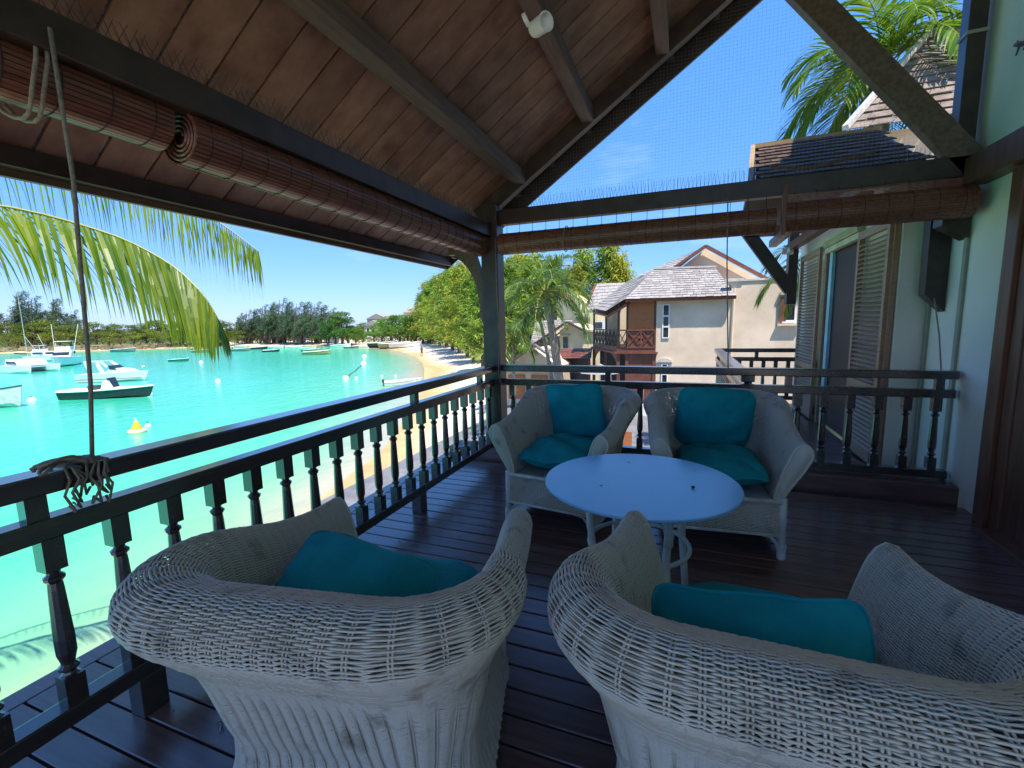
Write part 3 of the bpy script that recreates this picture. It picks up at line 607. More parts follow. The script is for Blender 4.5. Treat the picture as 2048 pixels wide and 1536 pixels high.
# ------------------------------------------------------------------ wicker chairs
def chair_parts(rise, NS, SUB, NV, rad0, amp0, a=.33):
    yf, ybk, r = .42, -.30, .14
    P = [(-.31, yf)]; n = 14
    P.append((-a, ybk+r))
    for k in range(1, n): t = k/n*pi/2; P.append((-a+r-r*cos(t), ybk+r-r*sin(t)))
    P += [(-a+r, ybk), (a-r, ybk)]
    for k in range(1, n): t = k/n*pi/2; P.append((a-r+r*sin(t), ybk+r-r*cos(t)))
    P += [(a, ybk+r), (.31, yf)]
    P = np.array(P); L = np.concatenate([[0], np.cumsum(np.linalg.norm(np.diff(P, axis=0), axis=1))])
    def path(t):
        s = t*L[-1]; x = np.interp(s, L, P[:, 0]); y = np.interp(s, L, P[:, 1])
        e = 1e-3*L[-1]; x1 = np.interp(s+e, L, P[:, 0])-np.interp(s-e, L, P[:, 0]); y1 = np.interp(s+e, L, P[:, 1])-np.interp(s-e, L, P[:, 1])
        k = np.hypot(x1, y1); return x, y, y1/k, -x1/k   # outward normal
    NT = NS*SUB+1
    T = np.linspace(0, 1, NT)
    x, y, nx, ny = path(T)
    # smooth the normals round the corners
    kn = 2*SUB+1; ker = np.ones(kn)/kn
    nx = np.convolve(np.pad(nx, SUB, mode='edge'), ker, 'valid'); ny = np.convolve(np.pad(ny, SUB, mode='edge'), ker, 'valid')
    nn = np.hypot(nx, ny); nx, ny = nx/nn, ny/nn
    q = np.clip((.34-y)/.74, 0, 1); q = q*q*(3-2*q)
    hr = .80+rise*q
    bk = np.clip(-ny, 0, 1); bk = np.convolve(np.pad(bk, 2*SUB, mode='edge'), np.ones(4*SUB+1)/(4*SUB+1), 'valid'); fl = .98+.72*bk                                     # the arms flare a little more than the back
    ctl_n = [-.015, -.01, .012, .045, .075, .11, .145, .172, .18, .168, .130, .080, .042, .025, .035, .07]
    def prof(i):
        h = hr[i]; lo_ = lambda v, m_: max(v, m_)
        zz = np.array([.40, .47, .57, h-.12, h-.045, h-.004, h-.006, h-.035, h-.075, lo_(h-.12, .65), lo_(h-.20, .585), lo_(h-.32, .51), .43, .33, .20, .085])
        w = np.array(ctl_n)*np.where(np.arange(16) < 4, 1, np.where(np.arange(16) == 4, 1+.3*(fl[i]-1), fl[i]))
        u = np.linspace(0, 15, 240); k = np.clip(u.astype(int), 0, 14); f = u-k
        g = lambda A: (lambda p0, p1, p2, p3: .5*((2*p1)+(-p0+p2)*f+(2*p0-5*p1+4*p2-p3)*f*f+(-p0+3*p1-3*p2+p3)*f**3))(A[np.clip(k-1, 0, 15)], A[k], A[k+1], A[np.clip(k+2, 0, 15)])
        N_, Z_ = g(w), g(zz); s = np.concatenate([[0], np.cumsum(np.hypot(np.diff(N_), np.diff(Z_)))])
        dn = np.where(u > 10.6, 1.55, 1.0); cd_ = np.concatenate([[0], np.cumsum(np.hypot(np.diff(N_), np.diff(Z_))*dn[1:])]); ss = np.interp(np.linspace(0, cd_[-1], NV), cd_, s); return np.interp(ss, s, N_), np.interp(ss, s, Z_)
    S = np.zeros((NT, NV, 3))
    for i in range(NT):
        N_, Z_ = prof(i)
        fw = .05*np.clip((y[i]-.1)/.3, 0, 1)*np.clip((Z_-.4)/.4, 0, 1)
        S[i, :, 0] = x[i]+nx[i]*N_; S[i, :, 1] = y[i]+ny[i]*N_+fw; S[i, :, 2] = Z_
    dt = np.gradient(S, axis=0); ds = np.gradient(S, axis=1)
    Nn = np.cross(ds, dt); Nn /= np.linalg.norm(Nn, axis=-1, keepdims=True)+1e-12
    c = S-np.array([0, 0, 0]);
    ds /= np.linalg.norm(ds, axis=-1, keepdims=True)+1e-12
    V = []; Fc = []; base = 0
    lr = np.random.RandomState(3)
    ph = pi*np.arange(NT)/SUB
    # weavers: horizontal strands passing in front of and behind alternate stakes
    ang = [0, pi/2, pi, 3*pi/2]
    for v in range(1, NV-1):
        low = min(1, max(0, (v/NV-.52)/.12)); amp = amp0*(1-.72*low)*(1+lr.uniform(-.25, .25)); rad = rad0*(1-.15*low)*(1+lr.uniform(-.12, .12))
        j = lr.uniform(-.3, .3)*rad0
        c = S[:, v]+Nn[:, v]*(amp*np.sin(ph+v*pi+pi/2)-(.0036+.0020*low)*np.cos(2*ph))[:, None]+ds[:, v]*j
        ring = np.stack([c+Nn[:, v]*rad*cos(k)+ds[:, v]*rad*1.02*sin(k) for k in ang], 1).reshape(-1, 3)
        V.append(ring)
        I = base+np.arange(NT-1)[:, None]*4
        for k in range(4): Fc.append(np.stack([I[:, 0]+k, I[:, 0]+(k+1) % 4, I[:, 0]+4+(k+1) % 4, I[:, 0]+4+k], -1))
        base += len(ring)
    # stakes
    idx = np.unique(np.concatenate([np.arange(0, NV, 4), [NV-1]]))
    for i in range(0, NT, SUB):
        for off in (-.0045, .0045):
            c = S[i, idx]+dt[i, idx]/(np.linalg.norm(dt[i, idx], axis=-1, keepdims=True)+1e-12)*off; rad = .0034
            tt = dt[i, idx]/(np.linalg.norm(dt[i, idx], axis=-1, keepdims=True)+1e-12)
            ring = np.stack([c+Nn[i, idx]*rad*cos(k)+tt*rad*sin(k) for k in ang], 1).reshape(-1, 3); V.append(ring)
            I = base+np.arange(len(idx)-1)*4
            for k in range(4): Fc.append(np.stack([I+k, I+(k+1) % 4, I+4+(k+1) % 4, I+4+k], -1))
            base += len(ring)
    V = np.concatenate(V); Fc = np.concatenate(Fc)
    me = bpy.data.meshes.new('wicker_shell'); me.from_pydata(V.tolist(), [], Fc.tolist()); me.materials.append(WICK)
    me.polygons.foreach_set('use_smooth', [True]*len(Fc)); me.update()
    # arm ends: strands fanning from the scroll down to the leg
    cap = MB()
    for i in (0, NT-1):
        prf = S[i]; top = int(np.argmax(prf[:, 2])); sgn = 1
        iz = prf[:top+1][::-1]; oz = prf[top:]
        kmax = int(np.argmin(np.abs(oz[:, 2]-.40)))
        oz = oz[:kmax+1]; nk = 26
        for f in np.linspace(0, 1, 17):
            pts = []
            for k in range(nk+1):
                g = k/nk; pi_ = iz[int(round(g*(len(iz)-1)))]; po = oz[int(round(g*(len(oz)-1)))]
                p = pi_*(1-f)+po*f; bul = .028*sin(pi*min(max(f, .02), .98))*min(1, g*3+.2)*(1-.6*g)
                pts.append((p[0], p[1]+bul+.003*((k % 2)-.5), p[2]))
            cap.tube(pts, .0052, 4)
        cap.tube([Vector(p)+Vector((0, .004, 0)) for p in prf[::6]], .009, 6)
    return me, cap, S
SHELL_LOW, CAPMB, SS = chair_parts(.165, 54, 4, 375, .0029, .0054, .37)
SHELL, CAPMB, SS = chair_parts(.22, 50, 4, 270, .0037, .0056)
CAPM = CAPMB.mesh('arm_end_weave', WICK, True)
NT_ = SS.shape[0]
m = MB()                                              # apron of woven strands between the front legs
for r_ in range(22):
    z = .385-.0095*r_
    m.tube([(x, .435+.005*sin(pi*k/2+r_*pi+pi/2), z) for k, x in enumerate(np.linspace(-.335, .335, 49))], .0042, 4)
for k in range(25):
    x = -.335+.67*k/24; m.tube([(x, .435, .40), (x, .435, .17)], .004, 4)
APRON = m.mesh('apron_weave', WICK, True)
m = MB(); m.tube([(-.34, .44, .40), (0, .45, .405), (.34, .44, .40)], .016, 8); m.tube([(-.34, .44, .168), (.34, .44, .168)], .012, 8); RAILM = m.mesh('seat_rail', WICKF, True)
def legm(sx):
    m = MB(); m.tube([(sx*.345, .425, .42), (sx*.35, .425, .2), (sx*.352, .43, 0)], [.028, .024, .024], 10)
    for k in range(9): m.lathe((sx*.352, .43, .008+.011*k), [(.024, 0), (.0285, .003), (.0285, .008), (.024, .011)], 10)
    return m.mesh('leg', WICKF, True)
LEGS = [legm(-1), legm(1)]
def brk(sx):
    m = MB(); m.tube([(sx*.33, .43, .06), (sx*.32, .43, .11), (sx*.285, .43, .15), (sx*.22, .43, .162)], .010, 6); return m.mesh('bracket', WICKF, True)
BRK = [brk(-1), brk(1)]
m = MB(); m.tube([tuple(SS[i, -1]) for i in range(0, NT_, 3)], .012, 6); BASE = m.mesh('base_rim', WICKF, True)
m = MB(); m.lo((-.30, -.25, .37), (.30, .43, .392)); SEAT = m.mesh('seat', WICKF)
m = MB(); m.tube([(0, 0, 0), (0, 0, .1)], .022, 8); FOOT = m.mesh('foot', WICKF, True)
def pillow(w, d, h, seed, pinch=.06, rnd=8):
    r = random.Random(seed); N = 26; V = []; Fc = []
    ph = [r.uniform(0, 6) for _ in range(8)]
    for side in (1, -1):
        for i in range(N+1):
            for j in range(N+1):
                u, v = -1+2*i/N, -1+2*j/N
                t = (max(0, 1-abs(u)**2.6)*max(0, 1-abs(v)**2.6))**.5; kk = max(abs(u), abs(v), 1e-6)/((abs(u)**rnd+abs(v)**rnd)**(1/rnd)+1e-9)
                uu = u*(1-pinch*(1-abs(u)**2)*0-pinch*(1-v*v)*abs(u)**3); vv = v*(1-pinch*(1-u*u)*abs(v)**3)
                wr = .011*sin(4*u+ph[0]+2*sin(3*v+ph[1]))+.007*sin(8*v+ph[2]+2.5*u)+.006*sin(12*u*v+ph[3])+.010*max(abs(u), abs(v))**4*sin(9*atan2(v, u)+ph[5])
                edge = .010*sin(7*(u+v)+ph[4])*(1-t)
                V.append((uu*kk*w/2, vv*kk*d/2, side*(h/2*t+wr*t*(1 if side > 0 else .4))+edge))
    n1 = (N+1)**2
    for i in range(N):
        for j in range(N):
            a = i*(N+1)+j; Fc.append((a, a+N+1, a+N+2, a+1)); b = a+n1; Fc.append((b, b+1, b+N+2, b+N+1))
    m = MB(); m.add(V, Fc); me = m.mesh('cushion', TEAL, True)
    g = lambda i, j: V[i*(N+1)+j]
    ring = [g(i, 0) for i in range(N)]+[g(N, j) for j in range(N)]+[g(i, N) for i in range(N, 0, -1)]+[g(0, j) for j in range(N, 0, -1)]
    m2 = MB(); m2.tube(ring, .0055, 5, closed=True); me2 = m2.mesh('piping', TEAL, True); return me, me2
CUSH_S = [pillow(.60, .70, .22, k, .05, 6) for k in (1, 2)]; CUSH_B = [pillow(.52, .52, .20, 3, .05, 9), pillow(.58, .52, .24, 4, .03, 4.5)]
def cushion(name, label, me, M, group):
    o = objm(name, me[0]); o.matrix_world = M; tag(o, label, 'cushion', group); objm('piping', me[1], o); return o
CH = [('wicker armchair with its back to us at the lower left, next to the sea railing', (-1.0, 1.22), 10, 'left'),
      ('wicker armchair with its back to us at the lower right, nearest to the camera', (.25, 1.40), -1, 'right'),
      ('wicker armchair facing us beside the corner post', (-.90, 3.66), 172, 'postchair'),
      ('wicker armchair facing us at the right, its back to the side balcony', (.25, 3.68), 185, 'rightfacing')]
def make_chair(label, xy, deg):
    t = thing('wicker_armchair', label, 'armchair', (xy[0], xy[1], D), 'white wicker armchairs round the glass table')
    t.rotation_euler = (0, 0, radians(deg))
    objm('wicker_shell', SHELL_LOW if 'back to us' in label else SHELL, t, kind='stuff'); objm('arm_end_weave', CAPM, t, kind='stuff'); objm('apron_weave', APRON, t, kind='stuff')
    objm('seat_rail', RAILM, t); objm('base_rim', BASE, t); objm('seat', SEAT, t)
    for k in (0, 1): objm('leg', LEGS[k], t); objm('bracket', BRK[k], t)
    for sx in (-.28, .28): objm('foot', FOOT, t, (sx, -.27, 0))
    return Matrix.Translation((xy[0], xy[1], D)) @ Matrix.Rotation(radians(deg), 4, 'Z')
gS, gB = 'teal seat cushions on the wicker chairs', 'teal back cushions on the wicker chairs'
for i, (lb, xy, deg, k) in enumerate(CH):
    M = make_chair(lb, xy, deg)
    who = {'left': 'lower left chair with its back to us', 'right': 'lower right chair with its back to us', 'postchair': 'chair facing us beside the corner post', 'rightfacing': 'right hand chair facing us'}[k]
    cushion('seat_cushion', 'teal seat cushion on the '+who, CUSH_S[i % 2], M @ Matrix.Translation((0, .09, .535)) @ Matrix.Rotation(radians((3, -4, 2, -3)[i]), 4, 'Z'), gS)
    if k == 'left':     # fallen over onto the seat
        Mb = M @ Matrix.Translation((-.07, -.11, .665)) @ Matrix.Rotation(radians(14), 4, 'Y') @ Matrix.Rotation(radians(26), 4, 'X')
        lb2 = 'teal cushion slumped low against the back of the lower left chair'
    else:
        Mb = M @ Matrix.Translation((-.04 if k == 'right' else 0.0, -.20, .82 if 'facing' in lb or 'post' in lb else .635)) @ Matrix.Rotation(radians((0, -6, 4, -3)[i]), 4, 'Y') @ Matrix.Rotation(radians(76), 4, 'X')
        lb2 = 'teal back cushion standing upright in the '+who
    cushion('back_cushion', lb2, CUSH_B[1 if k == 'rightfacing' else 0], Mb, gB)

# ------------------------------------------------------------------ round table
tb = thing('round_table', 'round table with a frosted pale blue glass top between the four chairs', 'table', (-.21, 2.44, D))
def frost():
    m, nt, b, L = nodemat('frosted_glass')
    nz = nt.nodes.new('ShaderNodeTexNoise'); nz.inputs['Scale'].default_value = 5; nz.inputs['Detail'].default_value = 6
    cr = nt.nodes.new('ShaderNodeValToRGB'); cr.color_ramp.elements[0].color = (.22, .52, .82, 1); cr.color_ramp.elements[1].color = (.28, .60, .88, 1)
    tc = nt.nodes.new('ShaderNodeTexCoord'); L(tc.outputs['Object'], nz.inputs['Vector']); L(nz.outputs['Fac'], cr.inputs['Fac']); L(cr.outputs['Color'], b.inputs['Base Color'])
    n2 = nt.nodes.new('ShaderNodeTexNoise'); n2.inputs['Scale'].default_value = 11; n2.inputs['Detail'].default_value = 9; n2.inputs['Roughness'].default_value = .7
    L(tc.outputs['Object'], n2.inputs['Vector']); m2 = nt.nodes.new('ShaderNodeMapRange'); m2.inputs['From Min'].default_value = .35; m2.inputs['From Max'].default_value = .7; m2.inputs['To Min'].default_value = .17; m2.inputs['To Max'].default_value = .25
    L(n2.outputs['Fac'], m2.inputs['Value']); L(m2.outputs[0], b.inputs['Roughness']); b.inputs['Specular IOR Level'].default_value = .8
    return m
m = MB(); m.lathe((-.21, 2.44, .612), [(.502, 0), (.506, .003), (.506, .010), (.502, .013)], 96); part('glass_top', m, frost(), tb)
m = MB(); m.tube([(-.21+.30*cos(a), 2.44+.30*sin(a), .59) for a in [2*pi*k/32 for k in range(32)]], .018, 8, closed=True); part('top_ring', m, WICKF, tb, smooth=True)
for k in range(4):
    a = .6+k*pi/2; m = MB(); c = Vector((-.21, 2.44, 0)); e = Vector((cos(a), sin(a), 0))
    m.tube([c+e*.30+Vector((0, 0, .59)), c+e*.27+Vector((0, 0, .30)), c+e*.29+Vector((0, 0, .1)), c+e*.31+Vector((0, 0, D))], .019, 8); part('leg', m, WICKF, tb, smooth=True)
m = MB(); m.tube([(-.21+.265*cos(a), 2.44+.265*sin(a), .27) for a in [2*pi*k/32 for k in range(32)]], .012, 8, closed=True); part('lower_ring', m, WICKF, tb, smooth=True)
for (x, y_) in ((-.30, 2.75), (-.39, 2.30), (.07, 2.70)):
    m = MB(); m.lathe((x, y_, .625), [(.010, 0), (.009, .002), (.004, .004)], 10); part('fixing_disc', m, STEEL, tb)
m = MB(); m.lathe((.06, 2.40, .625), [(.003, 0), (.009, .004), (.008, .010), (.003, .013)], 8); tag(part('dead_beetle', m, THREAD, None), 'tiny black speck of an insect on the glass table top', 'insect')
# screw eye and litter on the deck
m = MB(); m.tube([(-1.72+.014*cos(a), 1.10, D+.014+.014*sin(a)) for a in [2*pi*k/12 for k in range(12)]], .003, 5, closed=True); m.tube([(-1.72, 1.10, D+.002), (-1.70, 1.08, D+.003)], .003, 5)
tag(part('screw_eye', m, STEEL, None), 'small steel screw eye lying on the deck boards at the lower left', 'screw eye')
m = MB(); r3 = random.Random(9)
for k in range(26):
    x, y_ = r3.uniform(-2.0, -1.2), r3.uniform(.8, 4.2); s = r3.uniform(.004, .010)
    m.box((x, y_, D+.003), (s, s*.6, .003), Matrix.Rotation(r3.uniform(0, 3), 3, 'Z'))
tag(part('deck_litter', m, THREAD, None, kind='stuff'), 'scattered dark crumbs and leaf bits on the deck boards', 'litter')

# ------------------------------------------------------------------ palms
def leaflet(m, p, d, L, w, droop, seg=4, tw=0):
    d = d.normalized(); pts = [p.copy()]; v = d.copy(); st = L/seg
    for k in range(seg):
        v = (v+Vector((0, 0, -droop*(k+.5)/seg))).normalized(); pts.append(pts[-1]+v*st)
    side = d.cross(Vector((0, 0, 1)))
    if side.length < .05: side = Vector((1, 0, 0))
    side.normalize(); side = (side*cos(tw)+d.cross(side)*sin(tw))
    ws = [w*.5, w, w*.85, w*.5, .0008][:seg] + [.0008]
    vs = []
    for q, ww in zip(pts, ws): vs += [q-side*ww/2, q+side*ww/2]
    m.add(vs, [(2*k, 2*k+1, 2*k+3, 2*k+2) for k in range(seg)])
def frond(path, n, Lf, w, droop, r, spread=.9, fwd=.7, rr=.02, hang=0, seg=4):
    """one palm frond: tapering rib and two rows of leaflets"""
    m = MB(); P = [Vector(p) for p in path]; N = 24
    def pt(t):
        s = t*(len(P)-1); k = min(int(s), len(P)-2); f = s-k
        p0, p1, p2, p3 = P[max(k-1, 0)], P[k], P[k+1], P[min(k+2, len(P)-1)]
        return .5*((2*p1)+(-p0+p2)*f+(2*p0-5*p1+4*p2-p3)*f*f+(-p0+3*p1-3*p2+p3)*f**3)
    C = [pt(k/N) for k in range(N+1)]
    m.k = 1; m.tube(C, [rr*(1-.85*k/N) for k in range(N+1)], 5); m.k = 0
    for i in range(n):
        t = .10+.9*(i+.5)/n; p = pt(t); tg = (pt(min(1, t+.02))-pt(max(0, t-.02))).normalized()
        sd = tg.cross(Vector((0, 0, 1)))
        if sd.length < .1: sd = Vector((0, 1, 0))
        sd.normalize(); up = sd.cross(tg)
        L = Lf(t)*r.uniform(.88, 1.1)
        for s in (-1, 1):
            d = sd*(s*spread)+tg*(fwd+.5*t)+up*(.15-hang)+Vector((r.uniform(-.1, .1), r.uniform(-.1, .1), r.uniform(-.1, .1)-hang))
            leaflet(m, p, d, L, w*r.uniform(.8, 1.15), droop*r.uniform(.7, 1.3), seg, r.uniform(-.5, .5))
    return m
def palm(label, base, crown, L, nf, seed, group='coconut palms', el=(-.5, 1.25), tr=.16, n=30, extra=(), leaf=PALMD, lw=.055):
    r = random.Random(seed); t = thing('coconut_palm', label, 'palm tree', base, group)
    b, c = Vector(base), Vector(crown); m = MB(); N = 40; pts = []; rad = []
    for k in range(N+1):
        f = k/N; q = b.lerp(c, f); q = q+Vector(((c.x-b.x)*.35*(f*f-f), (c.y-b.y)*.35*(f*f-f), 0)); pts.append(q); rad.append(tr*(1.25-.55*f)*(1+.05*(k % 2))*(1.5 if k == 0 else 1))
    m.tube(pts, rad, 10); part('trunk', m, TRUNK, t)
    for k in range(nf):
        az = 2*pi*(k*.381966)+r.uniform(-.2, .2); e = el[0]+(el[1]-el[0])*((k+.5)/nf)
        ll = L*r.uniform(.85, 1.1); d = Vector((cos(az)*cos(e), sin(az)*cos(e), sin(e))); path = [c.copy()]; v = d.copy()
        for s in range(5):
            path.append(path[-1]+v*ll/5); v = (v+Vector((0, 0, -.30-.10*s))).normalized()
        fm = frond(path, n, lambda q: L*.30*(.55+.9*sin(pi*min(1, q*.9+.1))), lw, .55, r, rr=.03)
        part('frond', fm, [leaf, PALMR], t)
    for fm in extra: part('frond', fm, [PALML, PALMR], t)
    m = MB()
    for k in range(6):
        a = k*1.05; m.lathe(c+Vector((.16*cos(a), .16*sin(a), -.18)), [(.01, -.11), (.07, -.07), (.09, 0), (.07, .08), (.01, .1)], 8)
    part('coconut', m, mat('coconut_husk', (.22, .13, .03), .6), t)
    return t
r = random.Random(4)
f1 = frond([(-9.4, -.5, 2.55), (-8.7, 1.1, 2.95), (-7.3, 2.72, 2.92), (-6.07, 3.2, 2.60), (-5.38, 3.42, 2.26), (-5.0, 3.52, 1.92), (-4.82, 3.56, 1.62)], 165, lambda t: (1.40 if t < .62 else 1.40-2.2*(t-.62)), .041, .75, r, spread=.46, fwd=.62, rr=.02, hang=.45, seg=5)
f2 = frond([(-9.4, -.5, 2.8), (-8.7, 1.6, 3.4), (-7.4, 3.1, 3.50), (-6.3, 3.55, 3.34), (-5.55, 3.75, 3.02), (-4.95, 3.85, 2.66), (-4.50, 3.9, 2.34)], 96, lambda t: .95 if t < .7 else .95-1.5*(t-.7), .020, .9, r, spread=.22, fwd=.22, rr=.022, hang=1.0, seg=5)
palm('leaning palm whose big yellow green frond hangs across the bay at the left', (-7.5, -6.5, -3.7), (-9.5, -.7, 2.6), 2.6, 7, 3, extra=(f1, f2), el=(.2, 1.2), tr=.13, leaf=PALML)
palm('tall slender palm standing behind the corner post in front of the yellow houses', (-4.3, 17.2, -3.25), (-5.05, 17, 2.62), 2.35, 15, 8, tr=.17, el=(-.35, 1.35), n=34, lw=.042)
palm('thin young palm rising close beside the tall palm near the yellow houses', (-4.95, 18.6, -3.25), (-5.9, 18.8, 1.9), 1.5, 7, 12, tr=.085, el=(.1, 1.2), n=24, lw=.04)
palm('small low palm just right of the corner post', (-8.9, 23.5, -3.25), (-8.85, 23.5, .75), 2.1, 13, 15, tr=.10, n=26)
palm('bushy palm showing through the gable above the low tiled roof at the top right', (5.2, 15.6, -3.2), (4.55, 15.2, 7.75), 2.85, 22, 21, tr=.2, n=36, lw=.06, leaf=PALML)
palm('palm of which one frond shows left of the shutters above the flat roofed wall', (6.5, 21.5, -3.2), (4.9, 20, 3.6), 2.8, 14, 23, tr=.16, n=30, leaf=PALML)

# ------------------------------------------------------------------ trees
def limb_tree(kind, seed):
    """crown and trunk of unit height (1 m); wispy casuarina or layered broadleaf"""
    r = random.Random(seed); tr = MB(); cr = MB()
    if kind == 'casuarina':
        lean = r.uniform(-.05, .05)
        tr.tube([(0, 0, 0), (lean*.3, .01, .3), (lean, -.01, .62), (lean*1.4, 0, .96)], [.018, .014, .009, .002], 6)
        for k in range(150):
            h = .13+.85*(k/150)**.9; az = r.uniform(0, 2*pi); R = .27*(1-h)**.55*r.uniform(.45, 1.1)*(1.15 if .3 < h < .7 else .9)+.015
            p0 = Vector((lean*h, 0, h-.03)); p1 = p0+Vector((cos(az)*R, sin(az)*R, r.uniform(.0, .08)))
            if k % 3 == 0: tr.tube([p0, p0.lerp(p1, .6)+Vector((0, 0, .012)), p1], [.005, .003, .001], 4, cap=False)
            for j in range(34):
                f = r.uniform(.15, 1.05); p = p0.lerp(p1, f)+Vector((r.gauss(0, .017), r.gauss(0, .017), r.gauss(0, .014)))
                d = Vector((cos(az)*.5+r.gauss(0, .55), sin(az)*.5+r.gauss(0, .55), -.35+r.gauss(0, .5))).normalized()
                L = r.uniform(.025, .058); s = d.cross(Vector((r.gauss(0, 1), r.gauss(0, 1), r.gauss(0, 1)))).normalized()*r.uniform(.0018, .0042)
                q = p+d*L*.55+Vector((0, 0, .0)); e = q+(d+Vector((0, 0, -.8))).normalized()*L*.5
                cr.add([p-s, p+s, q+s, q-s, e], [(0, 1, 2, 3), (3, 2, 4)])
    elif kind == 'windy':          # dark far-shore casuarinas, swept to one side
        tr.tube([(0, 0, 0), (.03, 0, .4), (.10, 0, .95)], [.022, .015, .003], 6)
        for q in range(11):
            az = r.uniform(0, 2*pi); R0_ = r.uniform(.0, .27); top = r.uniform(.62, 1.0)*(1-.5*R0_/.27*.6)+.05
            base = Vector((cos(az)*R0_*.5, sin(az)*R0_*.5, .12)); tip = Vector((cos(az)*R0_+.12, sin(az)*R0_, top))
            tr.tube([base, base.lerp(tip, .6), tip], [.007, .004, .001], 4, cap=False)
            for k in range(26):
                h = .18+.82*k/26; p0 = base.lerp(tip, h); R = .15*(1-h)**.7+.012; a2 = r.uniform(0, 2*pi); p1 = p0+Vector((cos(a2)*R+.02, sin(a2)*R, R*.55))
                for j in range(17):
                    f = r.uniform(.1, 1.1); p = p0.lerp(p1, f)+Vector((r.gauss(0, .012), r.gauss(0, .012), r.gauss(0, .012)))
                    d = Vector((.45+r.gauss(0, .4), r.gauss(0, .4), .35+r.gauss(0, .4))).normalized(); L = r.uniform(.03, .065)
                    s = d.cross(Vector((r.gauss(0, 1), r.gauss(0, 1), r.gauss(0, 1)))).normalized()*r.uniform(.002, .005)
                    cr.add([p-s, p+s, p+d*L], [(0, 1, 2)])
    else:                          # broadleaf, flat layers of leaves on spreading limbs
        tr.tube([(0, 0, 0), (.03, .02, .2), (0, 0, .45), (.02, 0, .8)], [.045, .032, .024, .006], 7)
        lobes = []
        for k in range(22):
            az = r.uniform(0, 2*pi); h = r.uniform(.28, .92); R = .52*(1-((h-.42)/.6)**2)*r.uniform(.25, 1)
            c = Vector((cos(az)*R, sin(az)*R, h)); lobes.append((c, r.uniform(.12, .22)))
            tr.tube([(0, 0, min(.42, h-.15)), c*.55+Vector((0, 0, h*.3)), c], [.014, .009, .003], 5, cap=False)
        for c, R in lobes:
            for j in range(190):
                v = Vector((r.gauss(0, 1), r.gauss(0, 1), r.gauss(0, 1))).normalized()*R*r.uniform(.5, 1.05); v.z *= .42
                p = c+v; d = Vector((v.x, v.y, v.z*2+.2)).normalized()+Vector((r.gauss(0, .4), r.gauss(0, .4), r.gauss(0, .3))); d.normalize()
                s = d.cross(Vector((r.gauss(0, 1), r.gauss(0, 1), r.gauss(0, 1)))).normalized(); L = r.uniform(.022, .04)
                cr.add([p, p+d*L*.5+s*L*.4, p+d*L, p+d*L*.5-s*L*.4], [(0, 1, 2, 3)])
    return tr, cr
TREES = {}
for kind, leafs in (('casuarina', [CASU, CASU, CASUY]), ('windy', [CASUD, CASUD]), ('broad', [BROAD, BROAD]), ('olive', [BROADD, BROADD])):
    TREES[kind] = []
    for k, lm in enumerate(leafs):
        t_, c_ = limb_tree('broad' if kind == 'olive' else kind, 50+k*7+len(kind)); TREES[kind].append((t_.mesh('trunk', BARK), c_.mesh('crown', lm)))
ORD = 'first second third fourth fifth sixth seventh eighth ninth tenth eleventh twelfth thirteenth fourteenth fifteenth sixteenth seventeenth eighteenth nineteenth twentieth'.split()
def order(L):
    k = sorted(range(len(L)), key=lambda i: atan2(L[i][0], L[i][1])); return {i: ORD[n] for n, i in enumerate(k)}
def tree(name, label, cat, x, y, h, kind, k, group, wide=1.0, z=-3.35):
    t = thing(name, label, cat, (x, y, z), group); t.scale = (h*wide, h*wide, h); t.rotation_euler = (0, 0, rng.uniform(0, 6.28) if kind != 'windy' else .9+rng.uniform(-.5, .5))
    a, b = TREES[kind][k % len(TREES[kind])]
    objm('trunk', a, t); objm('crown', b, t); return t
NEAR = [(-19.7, 43.1, 9.2), (-25.2, 52.4, 11.4), (-30.2, 60.6, 13.4), (-36.1, 69.4, 13.8), (-41.1, 76.4, 15.1), (-47.2, 85.1, 15.2), (-52.4, 91.3, 15.2), (-58.3, 98.7, 13.8), (-63.3, 104.4, 15.6), (-67.0, 107.6, 12.8),
        (-20.0, 51.5, 12.2), (-20.4, 57.7, 13.5), (-19.5, 61.4, 13.7), (-17.0, 61.5, 13.2), (-13.4, 58.3, 11.6), (-15.5, 46, 11), (-24, 66, 14), (-29, 74, 15), (-35, 84, 15.5)]
o_ = order(NEAR)
for i, (x, y, h) in enumerate(NEAR):
    lb = ('yellowish feathery casuarina, ' if i % 3 == 2 else 'green feathery casuarina, ')+o_[i]+' from the left in the row behind the beach'
    tree('casuarina_tree', lb, 'tree', x, y, h*1.04, 'casuarina', i, 'casuarinas along the beach' if i % 3 == 2 else 'green casuarinas along the beach', 1.25)
for i, (x, y, h) in enumerate([(-13.3, 60.9, 14.5), (-10.0, 59.4, 15.4), (-8.0, 58.7, 13.2)]):
    tree('casuarina_tree', ['tall feathery tree behind the palm crown and the yellow houses', 'tallest feathery tree in the clump behind the yellow houses', 'feathery tree nearest the slate roof in the clump behind the yellow houses'][i], 'tree', x, y, h, 'casuarina', i, 'tall trees behind the yellow houses', 1.2)
FARC = [(-145.0, 108.4, 9.4), (-136.5, 104.6, 10.8), (-134.3, 105.6, 11.3), (-132.6, 107.3, 12.3), (-125.5, 104.6, 12.6), (-123.5, 105.7, 14.1), (-121.9, 107.5, 13.2), (-115.3, 104.7, 12.5), (-114.4, 107.2, 12.9), (-108.4, 105.0, 12.3), (-107.1, 107.0, 11.7), (-98.2, 101.1, 10.1), (-135.4, 105.1, 7.9), (-127.1, 104.7, 9.0), (-119.3, 104.3, 9.0), (-111.8, 103.9, 8.5)]
o_ = order(FARC)
